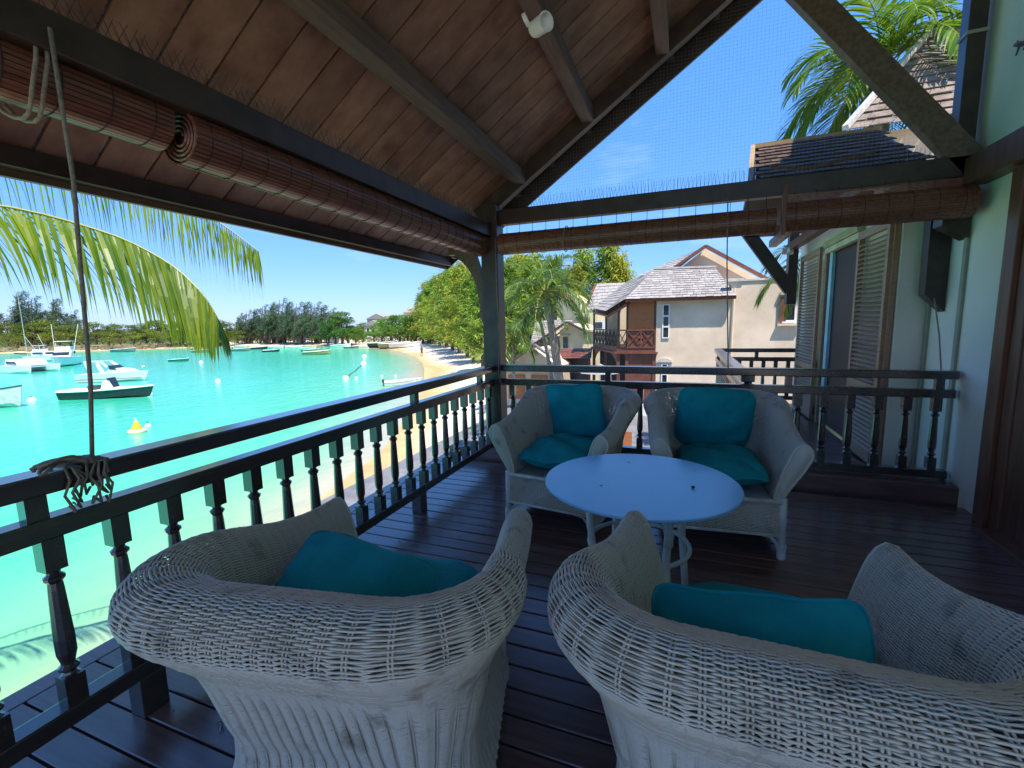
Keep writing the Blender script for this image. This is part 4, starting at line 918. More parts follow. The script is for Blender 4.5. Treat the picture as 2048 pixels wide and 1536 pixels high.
for i, (x, y, h) in enumerate(FARC):
    tree('casuarina_tree', 'dark wind swept casuarina, '+o_[i]+' from the left in the clump across the bay', 'tree', x, y+5, h*1.05, 'windy', i, 'dark casuarinas across the bay', 1.35)
FARB = [(-93.0, 100.1, 8.9), (-95.9, 100.3, 5.6), (-100.8, 101.9, 5.0), (-92.6, 102.1, 6.9), (-89.8, 102.0, 4.1), (-84.5, 103.6, 4.7), (-80.1, 101.5, 6.6), (-75.4, 98.9, 7.3), (-73.7, 100.3, 7.5), (-69.6, 98.5, 6.9), (-67.7, 99.2, 7.4), (-65.7, 99.9, 6.3), (-63.8, 100.6, 7.5), (-95.3, 111.9, 5.8)]
oa, ob = order([p for p in FARB if p[0] > -86]), order([p for p in FARB if p[0] <= -86])
ia = ib = 0
for i, (x, y, h) in enumerate(FARB):
    a = x > -86; w_ = oa[ia] if a else ob[ib]; ia += a; ib += not a
    tree('broadleaf_tree', ('bright green spreading tree, '+w_+' from the left behind the far end of the beach') if a else ('rounded green tree, '+w_+' from the left beside the dark casuarinas'), 'tree', x, y+6, h*1.05, 'broad', i, 'green trees at the end of the beach' if a else 'rounded trees across the bay', 1.15)
LEFT = [(-206.2, 78.7, 8.7), (-197.2, 78.1, 7.8), (-194.5, 79.9, 8.5), (-194.0, 82.7, 9.3), (-191.1, 84.5, 7.3), (-188.3, 86.4, 7.5), (-185.5, 88.3, 6.6), (-176.7, 87.3, 8.1), (-181.8, 93.3, 7.0), (-173.2, 92.2, 7.5), (-164.9, 91.2, 7.0), (-161.8, 92.9, 7.7), (-161.4, 96.3, 8.5), (-153.4, 95.2, 7.1), (-150.2, 96.9, 7.9), (-142.5, 98.6, 7.3), (-139.2, 100.2, 8.0), (-137.8, 102.9, 7.2)]
o_ = order(LEFT)
for i, (x, y, h) in enumerate(LEFT):
    tree('broadleaf_tree', 'olive green tree, '+o_[i]+' from the left in the low wood on the left shore', 'tree', x, y+2, h*1.0, 'olive', i, 'olive trees on the far left shore', 1.15)
for i, (x, y, h) in enumerate([(-214.9, 79.7, 20.2), (-212.6, 82.4, 17.9), (-205.9, 85.2, 17.4), (-195.8, 85.3, 12.8)]):
    tree('casuarina_tree', 'tall dark casuarina, '+ORD[i]+' from the left above the wood at far left', 'tree', x, y+6, h, 'windy', i, 'tall casuarinas at the far left', 1.2)
# low scrub closing the gaps behind the trees
def scrub(label, pts, n, h, leaf, seed):
    r = random.Random(seed); m = MB()
    for k in range(n):
        s = r.uniform(0, len(pts)-1.001); i = int(s); a, b = Vector((*pts[i], -3.4)), Vector((*pts[i+1], -3.4)); p = a.lerp(b, s-i)+Vector((r.gauss(0, 2.5), r.gauss(0, 2.5), abs(r.gauss(0, .5))*h))
        d = Vector((r.gauss(0, 1), r.gauss(0, 1), abs(r.gauss(.5, .6)))).normalized(); s_ = d.cross(Vector((r.gauss(0, 1), r.gauss(0, 1), r.gauss(0, 1)))).normalized(); L = r.uniform(.25, .6)
        m.add([p, p+d*L*.5+s_*L*.45, p+d*L, p+d*L*.5-s_*L*.45], [(0, 1, 2, 3)])
    tag(part('undergrowth', m, leaf, None, kind='stuff'), label, 'undergrowth')
scrub('dark undergrowth below the trees across the bay', [(-230, 70), (-196, 84), (-165, 100), (-143, 112), (-116, 118), (-95, 118), (-75, 110), (-62, 104)], 9000, 4.5, BROADD, 3)
scrub('shady undergrowth below the casuarinas behind the beach', [(-62, 110), (-45, 92), (-30, 76), (-20, 62), (-9, 60)], 3500, 2.0, BROADD, 4)
# grassy rock bank on the far left shore
m = MB(); r = random.Random(2)
for (x, y, l) in ((-186, 74, 26), (-165, 86, 22), (-150, 99, 16)):
    N = 14
    for i in range(N):
        for j in range(5):
            m.box((x+(i/N-.5)*l+r.uniform(-1, 1), y+(i/N-.5)*l*.55+j*1.0+r.uniform(-.8, .8), -3.9+.22*j), (r.uniform(1.2, 2.6), r.uniform(1, 2), r.uniform(.5, 1.1)), Matrix.Rotation(r.uniform(0, 3), 3, (r.uniform(-.3, .3), r.uniform(-.3, .3), 1)))
tag(part('rocky_bank', m, mat('bank_rock', (.12, .10, .07), .9, .2, scale=.4, c2=(.26, .22, .11)), None, kind='structure'))

# ------------------------------------------------------------------ neighbouring houses
def shingle_face(root, corners, rows, w, m=SHING, th=.03, single=True, name='shingle'):
    """shingles in courses over a four sided roof face (eave left, eave right, ridge right, ridge left)"""
    a, b, c, d = [Vector(p) for p in corners]; n = (b-a).cross(d-a).normalized()
    if n.z < 0: n = -n
    batch = MB()
    for r_ in range(rows):
        f0, f1 = r_/rows, min(1, (r_+1.18)/rows)
        L0, R0, L1, R1 = a.lerp(d, f0), b.lerp(c, f0), a.lerp(d, f1), b.lerp(c, f1)
        W = (R0-L0).length; k = max(1, int(round(W/w))); off = .5/k if r_ % 2 else 0
        cuts = sorted(set([0]+[min(1, max(0, i/k+off+rng.uniform(-.15, .15)/k)) for i in range(0 if off else 1, k)]+[1]))
        for u0, u1 in zip(cuts[:-1], cuts[1:]):
            if (u1-u0)*W < .04: continue
            g = .008/W; sm = MB() if single else batch; lift = n*(th*rng.uniform(.9, 1.5))
            sm.prism([L0.lerp(R0, u0+g)+lift, L0.lerp(R0, u1-g)+lift, L1.lerp(R1, u1-g)+n*.006, L1.lerp(R1, u0+g)+n*.006], n*.018)
            if single: part(name, sm, m, root)
    if not single: part('shingles', batch, m, root, kind='stuff')
def subroof(root, name, label=None):
    s = thing('x', None, None); s.name = name; s.parent = root; s.location = (0, 0, 0)
    if label: s['label'] = label
    return s
GZ = -3.3
A = thing('neighbour_house', 'cream plastered two storey house with a shingle roof and a timber balcony bay', 'house', (0, 26, GZ))
mb = MB(); mb.lo((-1.36, 24, GZ), (2.0, 32, 2.58)); part('wall', mb, CREAM, A)
mb = MB(); mb.lo((2.0, 24.02, GZ), (11, 31, 3.2)); part('wall', mb, CREAM, A)
mb = MB(); mb.lo((1.7, 23.92, 3.2), (2.5, 24.3, 3.34)); mb.lo((2.5, 23.96, 3.2), (11, 24.3, 3.28)); part('parapet_cap', mb, mat('pale_cap', (.55, .52, .45), .8), A)
mb = MB(); mb.prism([(-.7, 28, 2.5), (4.2, 28, 2.5), (4.2, 28, 3.2), (.93, 28, 5.34), (-.7, 28, 4.1)], (0, 6, 0)); part('gable_wall', mb, CREAM, A)
mb = MB(); mb.bar((.93, 27.6, 5.42), (4.4, 27.6, 3.22), .5, .14, up=(.5, 0, 1)); mb.bar((.93, 27.6, 5.42), (-1.2, 27.6, 4.0), .5, .14, up=(-.5, 0, 1)); part('verge_board', mb, REDB, A)
rf = subroof(A, 'shingle_roof', 'weathered grey shingle roof over the balcony bay')
F0, F1, F2, F3 = (-2.85, 23.55, 2.52), (2.18, 23.55, 2.50), (1.42, 27, 4.15), (-1.70, 27, 4.25)
mb = MB(); mb.prism([F0, F1, F2, F3], (0, .1, -.12)); part('roof_deck', mb, REDB, rf)
shingle_face(rf, (F0, F1, F2, F3), 13, .33)
G0, G1 = (-4.9, 25.9, 2.2), (-3.9, 24.2, 1.98)
mb = MB(); mb.prism([(p[0]+.05, p[1]+.1, p[2]-.2) for p in (G1, F0, F3, (-2.6, 27.2, 4.0), G0)], (.05, .05, -.1)); part('roof_deck', mb, REDB, rf)
shingle_face(rf, (G1, F0, F3, (-2.1, 27.1, 4.12)), 12, .3, single=False)
shingle_face(rf, (G0, G1, (-2.1, 27.1, 4.12), (-3.3, 28.2, 3.75)), 12, .3, single=False)
shingle_face(rf, ((-2.6, 26.6, 3.9), (-.6, 27.4, 4.1), (.93, 27.6, 5.42), (.3, 30, 5.45)), 10, .3, single=False)
shingle_face(rf, ((-5.6, 27.0, 2.1), (-3.2, 27.0, 2.4), (-3.2, 28.6, 3.75), (-5.2, 28.6, 3.78)), 8, .3, single=False)
mb = MB(); mb.bar((-1.75, 27, 4.33), (1.46, 27, 4.23), .24, .09); part('ridge_cap', mb, mat('pale_ridge', (.5, .47, .43), .8), rf)
mb = MB(); mb.bar((-5.6, 26.95, 2.05), (-5.2, 28.6, 3.75), .12, .2); mb.bar((-5.2, 28.6, 3.75), (-5.5, 30.4, 2.0), .12, .2); part('verge_board', mb, REDB, A)
# balcony bay
bay = [(-1.36, 24.0), (-3.28, 24.0), (-5.4, 28.5), (-5.4, 31), (-1.36, 31)]
mb = MB(); mb.prism([(x, y, -.12) for x, y in bay], (0, 0, .2)); part('balcony_floor', mb, REDB, A)
mb = MB(); mb.prism([(x-.12 if x < -2 else x+.1, y-.12 if y < 30 else y, -.2) for x, y in bay], (0, 0, .09)); part('floor_edge', mb, REDB, A)
def bayposts(z0, z1, w, m_):
    for (x, y) in [(-1.42, 24.08), (-2.78, 24.08), (-3.22, 24.1), (-4.2, 26.2), (-5.3, 28.4)]:
        b = MB(); b.lo((x-w/2, y-w/2, z0), (x+w/2, y+w/2, z1)); part('bay_post', b, m_, A)
bayposts(.08, 2.45, .11, DARK); bayposts(GZ, -.2, .16, REDB)
mb = MB(); mb.lo((-2.74, 24.03, 1.02), (-1.46, 24.06, 2.5)); part('timber_blind', mb, ORANGE, A)
for k in range(1, 15):
    m = MB(); m.lo((-2.74, 24.015, 1.02+.1*k-.006), (-1.46, 24.028, 1.02+.1*k+.006)); part('blind_slat', m, ORANGE, A)
def panel(p, q, z0, z1, m_):
    p, q = Vector((*p, 0)), Vector((*q, 0)); b = MB()
    for z in (z0, z1): b.bar(p+Vector((0, 0, z)), q+Vector((0, 0, z)), .07, .07)
    n = max(1, int((q-p).length/.62))
    for k in range(n+1): c = p.lerp(q, k/n); b.bar(c+Vector((0, 0, z0)), c+Vector((0, 0, z1)), .06, .06, up=(0, 1, 0))
    for k in range(n):
        c0, c1 = p.lerp(q, k/n), p.lerp(q, (k+1)/n)
        b.bar(c0+Vector((0, 0, z0)), c1+Vector((0, 0, z1)), .04, .04); b.bar(c1+Vector((0, 0, z0)), c0+Vector((0, 0, z1)), .04, .04)
    part('balcony_rail', b, m_, A)
panel((-2.78, 24.0), (-1.40, 24.0), .12, 1.0, REDB); panel((-3.25, 24.02), (-2.8, 24.0), .12, 1.0, DARK); panel((-3.27, 24.1), (-5.3, 28.4), .12, 1.0, DARK)
mb = MB(); mb.lo((-2.72, 24.04, .14), (-1.46, 24.06, .98)); part('rail_backing', mb, REDB, A)
mb = MB(); mb.lo((-2.1-.22, 23.985, .46), (-2.1+.22, 24.0, .56)); mb.lo((-2.1-.12, 23.985, .3), (-2.1+.12, 24.0, .72)); part('rail_ornament', mb, REDB, A)
mb = MB(); mb.lo((-2.72, 24.06, GZ), (-1.37, 24.1, -.22)); part('lower_wall', mb, REDB, A, label='red brown panel wall under the balcony')
mb = MB(); mb.lo((-4.6, 28.6, -.1), (-1.38, 28.7, 2.6)); part('inner_wall', mb, CREAM, A)
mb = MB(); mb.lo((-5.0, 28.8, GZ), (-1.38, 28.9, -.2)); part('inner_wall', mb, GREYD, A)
for (x0, y0_, x1, y1_) in [(-3.28, 24.06, -2.8, 24.06), (-3.25, 24.1, -5.3, 28.4)]:
    p, q = Vector((x0, y0_, 0)), Vector((x1, y1_, 0)); n = 10; b = MB()
    for k in range(n):
        f0, f1 = k/n, (k+1)/n; g = lambda f: -.24-.75*(2*f-1)**4
        b.prism([p.lerp(q, f0)+Vector((0, 0, -.2)), p.lerp(q, f1)+Vector((0, 0, -.2)), p.lerp(q, f1)+Vector((0, 0, g(f1))), p.lerp(q, f0)+Vector((0, 0, g(f0)))], (.04, .03, 0))
    part('arch_board', b, REDB, A)
def window(root, x0, x1, z0, z1, y, n=1, frame=WHITE, fw=.05, sill=True):
    w = thing('x', None, None); w.name = 'window'; w.parent = root; w.location = (0, 0, 0)
    b = MB(); b.lo((x0, y+.03, z0), (x1, y+.05, z1)); part('pane', b, GLASSD, w)
    b = MB(); b.lo((x0-fw, y-.02, z0-fw), (x0, y+.06, z1+fw)); b.lo((x1, y-.02, z0-fw), (x1+fw, y+.06, z1+fw)); b.lo((x0, y-.02, z0-fw), (x1, y+.06, z0)); b.lo((x0, y-.02, z1), (x1, y+.06, z1+fw))
    for k in range(1, n): z = z0+(z1-z0)*k/n; b.lo((x0, y-.015, z-fw*.7), (x1, y+.055, z+fw*.7))
    part('frame', b, frame, w)
    if sill: b = MB(); b.lo((x0-.12, y-.1, z0-.13), (x1+.12, y-.02, z0-.06)); part('sill', b, frame, w)
window(A, -1.02, -.78, .62, 2.2, 23.96, 3, sill=False); window(A, -1.02, -.80, -2.2, -.75, 23.96, 3, sill=False)
mb = MB(); mb.prism([(-1.3, 23.9, -.62), (-.55, 23.9, -.62), (-.6, 23.9, -.5), (-.8, 23.9, -.42), (-1.05, 23.9, -.42), (-1.22, 23.9, -.5)], (0, .1, 0)); part('window_hood', mb, mat('pale_cap', (.55, .52, .45), .8), A)
window(A, 4.25, 4.62, 1.35, 2.35, 23.96); mb = MB(); mb.lo((4.02, 23.90, 1.28), (4.28, 23.94, 2.42)); part('shutter', mb, REDB, A)
mb = MB(); mb.lo((4.0, 23.84, 2.5), (4.9, 24.0, 2.62)); mb.lo((3.95, 23.8, 1.1), (4.9, 24.0, 1.2)); part('window_hood', mb, CREAM, A)
mb = MB(); mb.tube([(2.12, 23.93, 2.9), (2.10, 23.93, 1.2), (2.08, 23.93, -3)], .04, 8); part('drain_pipe', mb, CREAM, A)
mb = MB(); mb.lo((-3.4, 23.0, GZ), (.5, 23.12, -2.6)); tag(part('low_wall', mb, WHITE, None), 'low white garden wall in front of the cream house', 'wall')

B_ = thing('neighbour_house', 'lower yellow plastered house with a gable and mottled shingle roof behind the tall palm', 'house', (-8, 36, GZ))
mb = MB(); mb.prism([(-9.0, 34, GZ), (-4.0, 34, GZ), (-4.0, 34, .9), (-6.9, 34, .75), (-8.3, 34, 1.35), (-9.0, 34, .85)], (0, 7, 0)); part('wall', mb, YELL, B_)
mb = MB(); mb.bar((-8.3, 33.6, 1.5), (-6.8, 33.6, .72), .8, .1, up=(.5, 0, 1)); mb.bar((-8.3, 33.6, 1.5), (-11.2, 33.6, -.35), .8, .1, up=(-.5, 0, 1)); part('verge_board', mb, DARK, B_)
shingle_face(B_, ((-11.35, 33.9, -.25), (-10.6, 33.9, -.1), (-8.35, 36.2, 1.62), (-11.6, 36.2, 1.62)), 12, .34, SHINGD, .04, single=False)
mb = MB(); mb.lo((-11.5, 36.2, 1.56), (-8.1, 36.4, 1.68)); part('ridge_cap', mb, SHINGD, B_)
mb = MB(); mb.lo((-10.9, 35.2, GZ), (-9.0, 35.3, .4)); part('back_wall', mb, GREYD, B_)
for x in (-10.7, -9.7, -9.05):
    mb = MB(); mb.lo((x-.07, 33.95, GZ), (x+.07, 34.09, -.1)); part('porch_post', mb, BEAM, B_)
mb = MB(); mb.lo((-10.8, 33.96, -.25), (-9.0, 34.08, -.1)); mb.bar((-9.0, 34, .7), (-9.9, 34, -.1), .08, .1); mb.bar((-9.4, 34, .45), (-9.1, 34, -.1), .08, .1); part('porch_truss', mb, BEAM, B_)
window(B_, -8.67, -8.4, -1.5, .3, 33.96, 4, BEAM)
mb = MB(); mb.lo((-8.85, 33.85, .42), (-8.2, 34, .5)); part('window_hood', mb, YELL, B_)
mb = MB(); mb.lo((-6.9, 33.7, .74), (-4.0, 34.2, .86)); part('ledge', mb, mat('pale_cap', (.55, .52, .45), .8), B_)
ac = thing('air_conditioner', 'small boxy air conditioner unit on the ledge of the yellow house', 'air conditioner', (-6.0, 33.9, .86))
mb = MB(); mb.lo((-6.35, 33.75, .9), (-5.5, 34.0, 1.5)); part('casing', mb, WHITE, ac); mb = MB(); mb.lo((-6.25, 33.73, .97), (-5.7, 33.75, 1.43)); part('grille', mb, GREYD, ac)

C_ = thing('neighbour_house', 'upper yellow plastered house with a pointed gable standing behind the lower one', 'house', (-10, 46, GZ))
mb = MB(); mb.prism([(-12.0, 44, GZ), (-6.0, 44, GZ), (-6.0, 44, 2.9), (-9.2, 44, 3.1), (-11.0, 44, 4.4), (-12.0, 44, 3.7)], (0, 8, 0)); part('wall', mb, YELL, C_)
mb = MB(); mb.bar((-11.0, 43.6, 4.62), (-9.0, 43.6, 3.15), .8, .12, up=(.6, 0, 1)); mb.bar((-11.0, 43.6, 4.62), (-15.1, 43.6, 1.7), .8, .12, up=(-.6, 0, 1)); part('verge_board', mb, DARK, C_)
shingle_face(C_, ((-15.2, 43.9, 1.95), (-14.6, 43.9, 2.2), (-12.9, 46, 3.65), (-15.4, 46, 3.6)), 9, .4, SHINGD, .04, single=False)
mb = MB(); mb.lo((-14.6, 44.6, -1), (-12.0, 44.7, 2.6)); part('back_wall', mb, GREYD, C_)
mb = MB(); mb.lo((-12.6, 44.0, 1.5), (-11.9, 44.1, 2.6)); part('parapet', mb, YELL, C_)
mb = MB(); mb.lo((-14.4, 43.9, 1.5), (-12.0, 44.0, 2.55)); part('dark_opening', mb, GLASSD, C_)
window(C_, -9.05, -8.8, .6, 2.2, 43.96, 2, BEAM)
mb = MB(); mb.lo((-9.3, 43.8, 2.95), (-6.0, 44.3, 3.1)); part('ledge', mb, mat('pale_cap', (.55, .52, .45), .8), C_)

# gabled hut with a grey tile roof below the palms
H = thing('beach_hut', 'low grey tiled hut showing between the railings below the small palm', 'hut', (-8.6, 24, GZ))
mb = MB(); mb.prism([(-10.1, 24.6, GZ), (-6.6, 24.6, GZ), (-6.6, 24.6, -1.0), (-8.0, 24.6, .05), (-10.1, 24.6, -1.2)], (0, 3, 0)); part('wall', mb, CREAM, H)
shingle_face(H, ((-10.3, 24.2, -1.35), (-6.4, 24.2, -1.25), (-7.0, 26.2, -.1), (-8.6, 26.2, .0)), 9, .3, SHINGD, .04, single=False)
mb = MB(); mb.bar((-7.9, 24.3, .25), (-9.9, 24.3, -1.15), .4, .1, up=(-.6, 0, 1)); mb.bar((-7.9, 24.3, .25), (-6.6, 24.3, -.6), .4, .1, up=(.6, 0, 1)); part('verge_board', mb, SHING, H)
mb = MB(); mb.lo((-9.6, 24.5, -2.9), (-8.6, 24.58, -1.5)); mb.lo((-8.2, 24.5, -2.9), (-7.2, 24.58, -1.5)); part('door', mb, ORANGE, H)
H2 = thing('garden_shelter', 'small red brown roofed shelter in front of the yellow house', 'shelter', (-6.3, 27.6, GZ))
shingle_face(H2, ((-7.6, 27, -.75), (-5.2, 27, -.75), (-5.4, 28.4, -.2), (-7.3, 28.4, -.2)), 5, .3, REDB, .04, single=False)
for x in (-7.4, -5.4):
    mb = MB(); mb.lo((x-.06, 27.3, GZ), (x+.06, 27.42, -.6)); part('post', mb, REDB, H2)
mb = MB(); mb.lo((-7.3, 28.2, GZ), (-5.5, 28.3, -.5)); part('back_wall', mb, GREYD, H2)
U = thing('garden_umbrella', 'grey pyramid shaped garden umbrella in front of the timber balcony house', 'umbrella', (-3.9, 22.6, GZ))
mb = MB(); c = Vector((-3.9, 22.6, -.62)); ring = [c+Vector((1.1*cos(k*pi/4), 1.1*sin(k*pi/4), -.42)) for k in range(8)]
for k in range(8): mb.add([c, ring[k], ring[(k+1) % 8]], [(0, 1, 2)])
part('canopy', mb, mat('grey_canvas', (.26, .28, .30), .8), U); mb = MB(); mb.tube([c, c+Vector((0, 0, -2.7))], .03, 8); part('pole', mb, WHITE, U)
# timber gate low between the two facing chairs
g = thing('timber_gate', 'orange brown board gate seen low between the two facing chairs', 'gate', (-2.1, 15.2, GZ))
for k in range(8):
    mb = MB(); mb.lo((-2.6+.13*k, 15.2, GZ), (-2.6+.13*k+.122, 15.24, -2.2)); part('board', mb, ORANGE, g)
# the house with the sunlit roof behind the gable
Dh = thing('neighbour_house', 'house with a high sunlit shingle roof at the top right beside the wall post', 'house', (6, 13, GZ))
mb = MB(); mb.lo((3.6, 12.6, GZ), (8.6, 14.4, 5.4)); part('wall', mb, CREAM, Dh)
shingle_face(Dh, ((3.1, 12.1, 5.35), (8.6, 12.1, 5.35), (8.2, 14.6, 8.2), (5.4, 14.6, 8.2)), 14, .4, mat('brown_grey_shingle', (.19, .135, .105), .8, .2, scale=5, c2=(.33, .26, .215), bump=.3, bscale=20, objvar=.2), .04, single=False)
mb = MB(); mb.bar((3.05, 12.05, 5.42), (5.38, 14.6, 8.3), .12, .1); part('hip_cap', mb, mat('pale_ridge', (.5, .47, .43), .8), Dh)

# ------------------------------------------------------------------ boats
def hull(m, L, B, fb, sheer=.35, rake=.12, full=.42, n=14):
    """hull along +x, stern at -L/2; returns sheer line points"""
    rows = []
    for k in range(n+1):
        s = k/n; f = max(0, (s-full)/(1-full)); b = B/2*(1-f**2.3)*(.86+.14*min(1, s/.3)); b = max(b, .015)
        x = -L/2+L*s; zs = fb*(1+sheer*s*s); xs_ = x+rake*L*.5*f*f
        zk = -.3+.3*f**3*1.2; zch = .06+.35*fb*f
        rows.append([(x+rake*L*.1*f*f, 0, zk), (x+rake*L*.25*f*f, b*.80, zch), (xs_, b, zs), (xs_, -b, zs), (x+rake*L*.25*f*f, -b*.80, zch)])
    V = [p for r_ in rows for p in r_]; Fc = []
    for k in range(n):
        a, c = k*5, (k+1)*5
        for i, j in ((0, 1), (1, 2), (3, 4), (4, 0)): Fc.append((a+i, c+i, c+j, a+j))
    Fc.append((0, 1, 2, 3, 4)); m.add(V, Fc)
    return rows
def deckof(m, rows, inset=.06, dz=0.0, k0=0):
    for k in range(k0, len(rows)-1):
        a, b = rows[k], rows[k+1]; q = lambda p, s: (p[0], p[1]*(1-inset), p[2]+dz)
        m.add([q(a[2], 1), q(a[3], 1), q(b[3], 1), q(b[2], 1)], [(0, 1, 2, 3)])
def rim(m, rows, r=.05):
    m.tube([p[2] for p in rows], r, 5); m.tube([p[3] for p in rows], r, 5)
def place(t, x, y, deg, s=1): t.location = (x, y, -4.0); t.rotation_euler = (0, 0, radians(deg)); t.scale = (s, s, s)
def motor(t, x, z, m_=GREYD, y=0):
    b = MB(); b.box((x, y, z+.25), (.4, .3, .5)); b.box((x-.05, y, z-.35), (.2, .14, .9)); part('outboard_motor', b, m_, t, bevel=.05)
def speedboat():
    t = thing('motor_boat', 'long charcoal hulled speedboat with a grey console, nearest moored boat', 'boat', (0, 0, 0))
    m = MB(); rows = hull(m, 9.6, 2.5, .95, .42, .16); part('hull', m, NAVY, t, smooth=False)
    m = MB(); deckof(m, rows, .04, .01); part('deck', m, HULLW, t); m = MB(); rim(m, rows, .09); part('rub_rail', m, HULLW, t)
    m = MB(); m.prism([(-.2, -.5, 1.0), (1.4, -.5, 1.1), (.9, -.5, 2.1), (.2, -.5, 2.15)], (0, 1, 0)); part('console', m, HULLW, t)
    m = MB(); m.prism([(.95, -.48, 1.55), (1.3, -.48, 1.3), (.9, -.48, 2.45), (.6, -.48, 2.4)], (0, .96, 0)); part('windscreen', m, GLASSD, t)
    m = MB(); m.lo((-1.7, -.5, 1.0), (-.8, .5, 1.55)); part('seat', m, GREYD, t, bevel=.08)
    m = MB(); m.lo((-4.6, -1.0, .9), (-3.0, 1.0, 1.15)); part('stern_cover', m, HULLW, t, bevel=.1)
    for s in (-.45, .45): motor(t, -5.0, .55, HULLW, s)
    return t
def cruiser():
    t = thing('motor_boat', 'white cabin cruiser with a radar arch moored behind the charcoal speedboat', 'boat', (0, 0, 0))
    m = MB(); rows = hull(m, 9.4, 2.9, 1.25, .3, .2); part('hull', m, HULLW, t)
    m = MB(); m.tube([(p[2][0], p[2][1]*.97, p[2][2]*.35) for p in rows[:-1]], .05, 4); m.tube([(p[3][0], p[3][1]*.97, p[3][2]*.35) for p in rows[:-1]], .05, 4); part('stripe', m, REDB, t)
    m = MB(); deckof(m, rows, .03, .01); part('deck', m, HULLW, t)
    m = MB(); m.prism([(-.5, -1.0, 1.3), (3.6, -.6, 1.55), (2.6, -.55, 1.95), (.6, -.95, 2.2)], (0, 1.6, 0)); part('cabin', m, HULLW, t, bevel=.08)
    m = MB(); m.prism([(.5, -1.0, 1.95), (1.5, -.9, 1.9), (.7, -.9, 2.6), (.3, -.9, 2.6)], (0, 1.9, 0)); part('windscreen', m, GLASSD, t)
    m = MB()
    for s in (-1.15, 1.15): m.bar((-2.2, s, 1.3), (-3.0, s*.85, 3.2), .12, .5); m.bar((.3, s, 2.4), (-.7, s*.85, 3.2), .1, .35)
    m.bar((-3.0, -1.0, 3.25), (-3.0, 1.0, 3.25), .5, .12); m.bar((-3.0, 1, 3.25), (-.6, 1, 3.25), .06, .06); m.bar((-3.0, -1, 3.25), (-.6, -1, 3.25), .06, .06); part('radar_arch', m, HULLW, t)
    m = MB(); m.tube([(3.4, -.8, 2.0), (4.9, -.25, 2.25), (5.3, 0, 2.3), (4.9, .25, 2.25), (3.4, .8, 2.0)], .03, 5); part('bow_rail', m, STEEL, t)
    motor(t, -4.9, .6); return t
def catamaran():
    t = thing('catamaran', 'white sailing catamaran with a bare mast at the far left', 'boat', (0, 0, 0))
    m = MB()
    for s in (-2.2, 2.2):
        mm = MB(); hull(mm, 11, 1.5, 1.35, .15, .1); m.add([(x, y+s, z) for x, y, z in mm.v], mm.f)
    part('hull', m, HULLW, t)
    m = MB(); m.lo((-4.6, -2.4, 1.0), (2.2, 2.4, 1.4)); part('bridge_deck', m, HULLW, t)
    m = MB(); m.prism([(-3.6, -2.2, 1.4), (2.4, -2.0, 1.4), (.6, -1.8, 2.5), (-3.6, -2.0, 2.6)], (0, 4.1, 0)); part('cabin', m, HULLW, t, bevel=.15)
    for s in (-2.24, 1.98): m = MB(); m.prism([(-2.8, s, 1.8), (.6, s, 1.75), (-.2, s, 2.2), (-2.8, s, 2.25)], (0, .2, 0)); part('window', m, GLASSD, t)
    m = MB(); m.tube([(0, 0, 2.4), (0, 0, 16)], [.06, .035], 8); part('mast', m, mat('mast_grey', (.45, .5, .5), .4), t)
    m = MB(); m.tube([(0, 0, 3.6), (-4.6, 0, 3.7)], .16, 8); part('boom', m, GREYD, t)
    m = MB(); m.tube([(0, 0, 15.6), (5.4, 0, 1.5)], .018, 4); m.tube([(0, 0, 15.6), (-4.8, 2, 1.6)], .018, 4); part('rigging', m, GREYD, t); return t
def yacht(label):
    t = thing('motor_yacht', label, 'boat', (0, 0, 0))
    m = MB(); rows = hull(m, 11.5, 4, 1.7, .35, .15); part('hull', m, HULLW, t)
    m = MB(); deckof(m, rows, .03, .01); part('deck', m, HULLW, t)
    m = MB(); m.prism([(-2.6, -1.6, 1.9), (2.6, -1.2, 2.0), (1.4, -1.2, 3.3), (-2.6, -1.5, 3.4)], (0, 2.8, 0)); part('cabin', m, HULLW, t, bevel=.1)
    m = MB(); m.prism([(1.9, -1.25, 2.35), (2.4, -1.2, 2.35), (1.75, -1.2, 3.0), (1.5, -1.2, 3.0)], (0, 2.5, 0)); m.lo((-2.2, -1.62, 2.5), (1.2, -1.5, 3.0)); m.lo((-2.2, 1.25, 2.5), (1.2, 1.4, 3.0)); part('window', m, GLASSD, t)
    m = MB(); m.lo((-2.4, -1.2, 3.4), (.4, 1.2, 4.1)); m.lo((-2.6, -1.3, 5.2), (.2, 1.3, 5.3)); m.bar((-2.4, 1.1, 4), (-2.4, 1.1, 5.2), .06, .06, up=(0, 1, 0)); m.bar((0, -1.1, 4), (0, -1.1, 5.2), .06, .06, up=(0, 1, 0)); part('flybridge', m, HULLW, t)
    m = MB(); m.tube([(-.5, 1.5, 3), (-3.5, 2.2, 9)], .035, 5); m.tube([(-.5, -1.5, 3), (-3.5, -2.2, 9)], .035, 5); part('outrigger', m, WHITE, t); return t
def fishing(label, hm):
    t = thing('fishing_boat', label, 'boat', (0, 0, 0))
    m = MB(); rows = hull(m, 8.5, 2.8, 1.2, .7, .12); part('hull', m, hm, t)
    m = MB(); rim(m, rows, .06); part('gunwale', m, GREYD, t); m = MB(); deckof(m, rows, .05, -.1); part('deck', m, HULLW, t)
    m = MB(); m.lo((-1.6, -.9, 1.1), (1.0, .9, 2.7)); part('cabin', m, HULLW, t); m = MB(); m.lo((-1.9, -1.05, 2.7), (1.7, 1.05, 2.82)); part('cabin_roof', m, HULLW, t)
    m = MB()
    for s in (-.92, .88):
        for x in (-1.2, -.3, .5): m.lo((x-.3, s, 1.9), (x+.3, s+.04, 2.5))
    part('window', m, GLASSD, t); return t
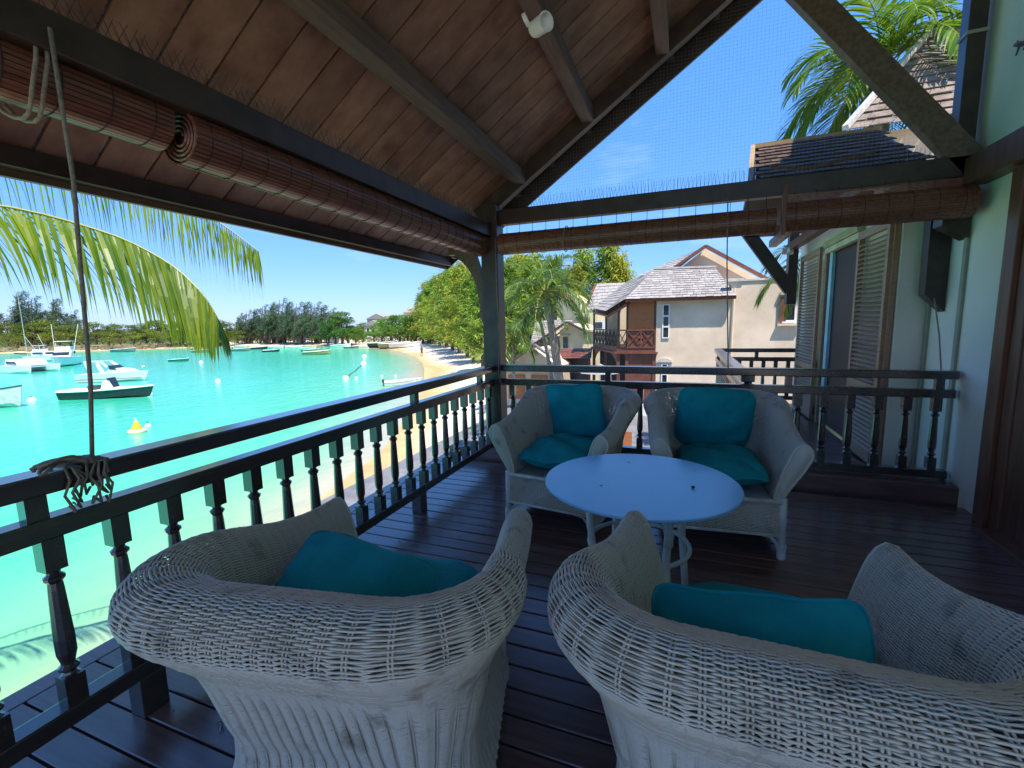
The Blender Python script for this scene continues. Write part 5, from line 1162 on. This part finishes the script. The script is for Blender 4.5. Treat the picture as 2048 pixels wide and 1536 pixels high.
place(speedboat(), -45.4, 23.1, 24, .70); place(cruiser(), -60.0, 31.3, 25, .70); place(catamaran(), -89.1, 36.5, 0, .72)
place(yacht('white motor yacht with outriggers seen bow on beside the catamaran'), -98.6, 45.0, -38, .78)
place(yacht('pale motor yacht partly hidden between catamaran and bow-on yacht'), -119.5, 51.4, 20, .6)
place(fishing('old white fishing boat with a small wheelhouse cut by the left edge of the photo', mat('fishing_white', (.55, .60, .55), .4)), -50.4, 17.2, 21, .8)
# open boats
def dinghy_meshes(hm, L=5.2, B=1.9, fb=.6):
    m = MB(); rows = hull(m, L, B, fb, .5, .12); a = m.mesh('hull', hm)
    m = MB(); rim(m, rows, .05); b = m.mesh('gunwale', WHITE)
    m = MB(); deckof(m, rows, .1, -.22); c = m.mesh('floor', mat('boat_inside', (.45, .42, .36), .7))
    m = MB()
    for x in (-1.4, 0, 1.2): m.lo((x-.14, -B*.42, fb*.75), (x+.14, B*.42, fb*.8))
    return a, b, c, m.mesh('thwart', mat('boat_inside', (.45, .42, .36), .7))
DM = {'white': dinghy_meshes(HULLW), 'teal': dinghy_meshes(mat('hull_teal', (.02, .20, .16), .4)), 'tan': dinghy_meshes(mat('hull_tan', (.40, .28, .13), .5)), 'grey': dinghy_meshes(mat('hull_grey', (.20, .22, .22), .5)), 'dark': dinghy_meshes(NAVY)}
def dinghy(label, x, y, deg, col='white', s=1.0, mot=True, group=None):
    t = thing('open_boat', label, 'boat', (0, 0, 0), group); place(t, x, y, deg, s)
    for nm, me in zip(('hull', 'gunwale', 'floor', 'thwart'), DM[col]): objm(nm, me, t)
    if mot:
        b = MB(); b.box((-2.75, 0, .75), (.35, .28, .45)); b.box((-2.75, 0, .15), (.16, .12, .9)); o = objm('outboard_motor', b.mesh('outboard_motor', GREYD), t)
    return t
dinghy('white dinghy afloat at the beach edge just beyond the railing', -24.6, 35.6, 40, 'white', .62)
dinghy('low brown and white open boat nearest of the far fleet', -70.6, 72.6, 28, 'tan', 1.0)
dinghy('tan open boat moored below the tip of the big palm frond', -112, 78, 20, 'tan', .9)
dinghy('tiny teal rowing boat alone in mid bay', -85, 54.8, 25, 'teal', .62, False)
dinghy('grey double decked boat showing through the palm leaflets', -144.6, 79, 20, 'grey', 1.2)
rb = random.Random(31)
FAR = [(425, 697, 'white', 'white boat just right of the frond tip, close to the far shore'), (452, 696, 'white', 'pale open boat below the far market awnings'), (462, 702, 'grey', 'grey open boat in front of the pale boat'), (484, 697, 'dark', 'long dark hulled boat under the tall casuarinas'),
       (514, 697, 'white', 'slim white boat beside the long dark hulled one'), (513, 703, 'dark', 'dark low boat in front of the slim white one'), (537, 696, 'white', 'white covered boat in the middle of the far fleet'), (565, 698, 'white', 'white open boat right of the covered boat'),
       (580, 700, 'tan', 'tan open boat in front of the white open boat'), (608, 693, 'white', 'narrow white boat near the far sand'), (625, 694, 'grey', 'grey narrow boat near the far sand'), (641, 692, 'white', 'white boat half drawn up on the far sand'), (596, 692, 'white', 'faint white boat farthest back by the casuarinas')]
FARXY = [(-126.0, 91.4), (-127.9, 101.3), (-104.7, 82.9), (-108.3, 90.7), (-105.7, 94.0), (-92.0, 80.5), (-99.7, 94.5), (-88.6, 88.5), (-81.4, 82.6), (-89.1, 100.7), (-80.6, 95.0), (-79.9, 98.2), (-97.0, 108.0)]
for (px, py, c, lb), (x, y) in zip(FAR, FARXY): dinghy(lb, x, y, 21+rb.uniform(-18, 18), c, rb.uniform(.65, 1.0), rb.random() < .5, 'small boats off the far shore')
for i, (x, y) in enumerate([(-72, 96.5), (-66, 93), (-62.5, 92.5)]):
    o = dinghy(['dark boat pulled up on the far beach under the trees', 'long brown boat lying on the beach grass', 'small pale boat lying on the sand beside the brown boat'][i], x, y, 10+5*i, ['dark', 'tan', 'white'][i], 1.4, False); o.location.z = -3.55
# buoys
def buoy(label, x, y, r_, m_, cat='buoy', group='round white mooring buoys'):
    t = thing('mooring_buoy', label, cat, (x, y, -4), group)
    b = MB(); b.lathe((x, y, -4), [(.02, -r_*.8), (r_*.8, -r_*.5), (r_, 0), (r_*.85, r_*.5), (r_*.45, r_*.86), (.02, r_)], 12); part('float', b, m_, t, smooth=True)
    b = MB(); b.tube([(x+.06*cos(a), y, -4+r_+.05+.06*sin(a)) for a in [2*pi*k/8 for k in range(8)]], .015, 4, closed=True); part('ring', b, GREYD, t)
for lb, x, y, r_ in [('white buoy beside the yellow marker buoy', -29.1, 16.6, .17), ('white buoy off the bow of the charcoal speedboat', -44.0, 25.5, .28), ('white buoy alone in mid bay', -46.5, 33.7, .30), ('white buoy at the near end of the float line', -33.85, 38.7, .36), ('pale small buoy right of the float line', -32.7, 39.0, .2),
                     ('white buoy in the middle of the float line', -44.2, 54.5, .42), ('white buoy at the far end of the float line', -55.2, 68.4, .42), ('tiny white buoy left of the dinghy', -31.3, 41.5, .15), ('tiny white buoy above the dinghy', -29.7, 41.8, .15), ('white buoy below the frond tip', -77, 53.2, .35), ('white buoys at the bow of the fishing boat', -50, 20.3, .32)]:
    buoy(lb, x, y, r_, WHITE)
Yb = thing('marker_buoy', 'yellow cone shaped marker buoy with a pale foot floating in the bay', 'buoy', (-27.9, 15.35, -4))
b = MB(); b.lathe((-27.9, 15.35, -4), [(.1, -.1), (.42, -.02), (.44, .08), (.40, .16), (.2, .2)], 16); part('foot', b, mat('buoy_pale', (.78, .62, .35), .5), Yb)
b = MB(); b.lathe((-27.9, 15.35, -4), [(.26, .16), (.25, .2), (.10, .58), (.07, .62)], 14); part('cone', b, YBUOY, Yb); b = MB(); b.lathe((-27.9, 15.35, -4), [(.05, .6), (.05, .78), (.02, .8)], 10); part('light', b, WHITE, Yb)
fl = thing('float_line', 'dotted line of small dark floats between two white buoys', 'float line', (-39, 46, -4))
for k in range(26):
    f = k/25; x, y = -34.6*(1-f)-42.6*f, 39.9*(1-f)+52*f; b = MB(); b.lathe((x+rb.uniform(-.1, .1), y, -4), [(.02, -.06), (.11, 0), (.02, .09)], 7); part('float', b, GREYD, fl)
fl2 = thing('float_line', 'short run of red and white floats between the two farther buoys', 'float line', (-49, 61, -4))
for k in range(10):
    f = k/9; b = MB(); b.lathe((-45*(1-f)-54.5*f, 55.6*(1-f)+67.4*f, -4), [(.02, -.06), (.17, 0), (.02, .12)], 7); part('float', b, WHITE if k % 2 else REDB, fl2)

# marker post on the shoal, person on the beach
p = thing('channel_post', 'dark post with a pale top standing in the shallows of the far bay', 'post', (-80, 94.5, -4.3)); b = MB(); b.tube([(-80, 94.5, -4.4), (-80, 94.5, -2.6)], .12, 6); part('pole', b, GREYD, p); b = MB(); b.lathe((-80, 94.5, -2.6), [(.3, 0), (.35, .3), (.1, .8)], 8); part('topmark', b, WHITE, p)
def person(label, x, y, z, shirt):
    t = thing('person', label, 'person', (x, y, z)); me = bpy.data.meshes.new('body')
    V = [(0, 0, .92), (0, 0, 1.15), (0, 0, 1.42), (0, 0, 1.52), (0, .02, 1.64), (.09, 0, .88), (.11, .06, .48), (.12, -.02, .06), (.13, .12, .03), (-.09, 0, .88), (-.10, -.05, .48), (-.12, -.12, .06), (-.12, .0, .03), (.19, 0, 1.40), (.24, -.03, 1.12), (.24, .08, .86), (-.19, 0, 1.40), (-.24, .03, 1.12), (-.24, .12, .88)]
    E_ = [(0, 1), (1, 2), (2, 3), (3, 4), (0, 5), (5, 6), (6, 7), (7, 8), (0, 9), (9, 10), (10, 11), (11, 12), (2, 13), (13, 14), (14, 15), (2, 16), (16, 17), (17, 18)]
    R_ = [.13, .12, .13, .055, .095, .085, .06, .042, .03, .085, .06, .042, .03, .055, .042, .032, .055, .042, .032]
    me.from_pydata(V, E_, []); o = objm('body', me, t); me.materials.append(mat('skin', (.22, .11, .07), .6))
    o.modifiers.new('skin', 'SKIN'); me.skin_vertices[0].data[0].use_root = True
    for v, rr in zip(me.skin_vertices[0].data, R_): v.radius = (rr, rr)
    s = o.modifiers.new('sub', 'SUBSURF'); s.levels = s.render_levels = 1
    b = MB(); b.lathe((x, y, z), [(.13, .86), (.17, .95), (.15, 1.15), (.18, 1.35), (.16, 1.44), (.07, 1.49)], 12); part('shirt', b, shirt, t); b = MB(); b.lathe((x, y+.02, z), [(.1, 1.66), (.108, 1.70), (.09, 1.76), (.02, 1.79)], 10); part('hair', b, THREAD, t)
    b = MB(); b.lathe((x, y, z), [(.20, .55), (.19, .7), (.17, .9)], 12); part('shorts', b, GREYD, t)
person('small figure in a dark red shirt walking on the sand near the water', -43.4, 69.2, -3.87, REDB)

# ------------------------------------------------------------------ far shore stalls, buildings
FS = [(-141, 112.5, 5, 'white'), (-133, 112.8, 4, 'cream'), (-127, 112, 6, 'white'), (-117.5, 112.6, 5, 'blue'), (-110, 112.3, 4, 'white'), (-103, 112, 5, 'blue')]
for i, (x, y, w, c) in enumerate(FS):
    t = thing('market_stall', ['white awning stall farthest left under the dark casuarinas', 'cream awning stall second from the left under the casuarinas', 'wide white awning stall in the middle of the row', 'pale blue awning stall right of the wide white one', 'small white awning stall below the tallest casuarinas', 'pale blue awning stall at the right end of the row'][i], 'stall', (x, y, -3.4), 'awning stalls across the bay')
    b = MB(); b.prism([(x-w/2, y, -1.2), (x+w/2, y, -1.2), (x+w/2, y+3, -.6), (x-w/2, y+3, -.6)], (0, 0, .12)); part('awning', b, {'white': WHITE, 'cream': CREAM, 'blue': mat('awning_blue', (.35, .5, .55), .7)}[c], t)
    for s in (-1, 1): b = MB(); b.lo((x+s*w*.45-.08, y+.1, -3.5), (x+s*w*.45+.08, y+.25, -1.2)); part('post', b, GREYD, t)
    b = MB(); b.lo((x-w*.4, y+2, -3.5), (x+w*.4, y+2.2, -1)); part('back_panel', b, WHITE if i % 2 else GREYD, t)
def farhouse(label, x, y, w, h, m_, roofm, d=8):
    t = thing('far_house', label, 'house', (x, y, -3.4)); b = MB(); b.lo((x-w/2, y, -3.6), (x+w/2, y+d, -3.4+h)); part('wall', b, m_, t)
    b = MB(); b.prism([(x-w/2-.4, y-.4, -3.4+h), (x+w/2+.4, y-.4, -3.4+h), (x, y-.4, -3.4+h+w*.22)], (0, d+.8, 0)); part('roof', b, roofm, t)
    for k in range(3): window(t, x-w*.35+w*.3*k, x-w*.35+w*.3*k+w*.12, -3.4+h*.5, -3.4+h*.82, y-.05, fw=.12)
farhouse('grey roofed white house in the gap between the rounded trees across the bay', -89.5, 116, 7, 5.2, WHITE, SHING)
farhouse('pale house with a flat looking roof behind the grey roofed one', -94, 124, 8, 7.2, mat('far_grey', (.5, .52, .54), .8), SHING)
farhouse('cream house with a pale roof rising above the trees at the end of the beach', -80, 128, 13, 9.2, CREAM, mat('far_roof', (.62, .58, .48), .8))
b = MB(); b.prism([(-92.3, 108, -.6), (-89.9, 108, -.6), (-89.9, 110, .5), (-92.3, 110, .5)], (0, 0, .15)); tag(part('yellow_sign', b, mat('sign_yellow', (.75, .55, .12), .6), None), 'small bright yellow roof panel right of the rounded tree across the bay', 'sign')
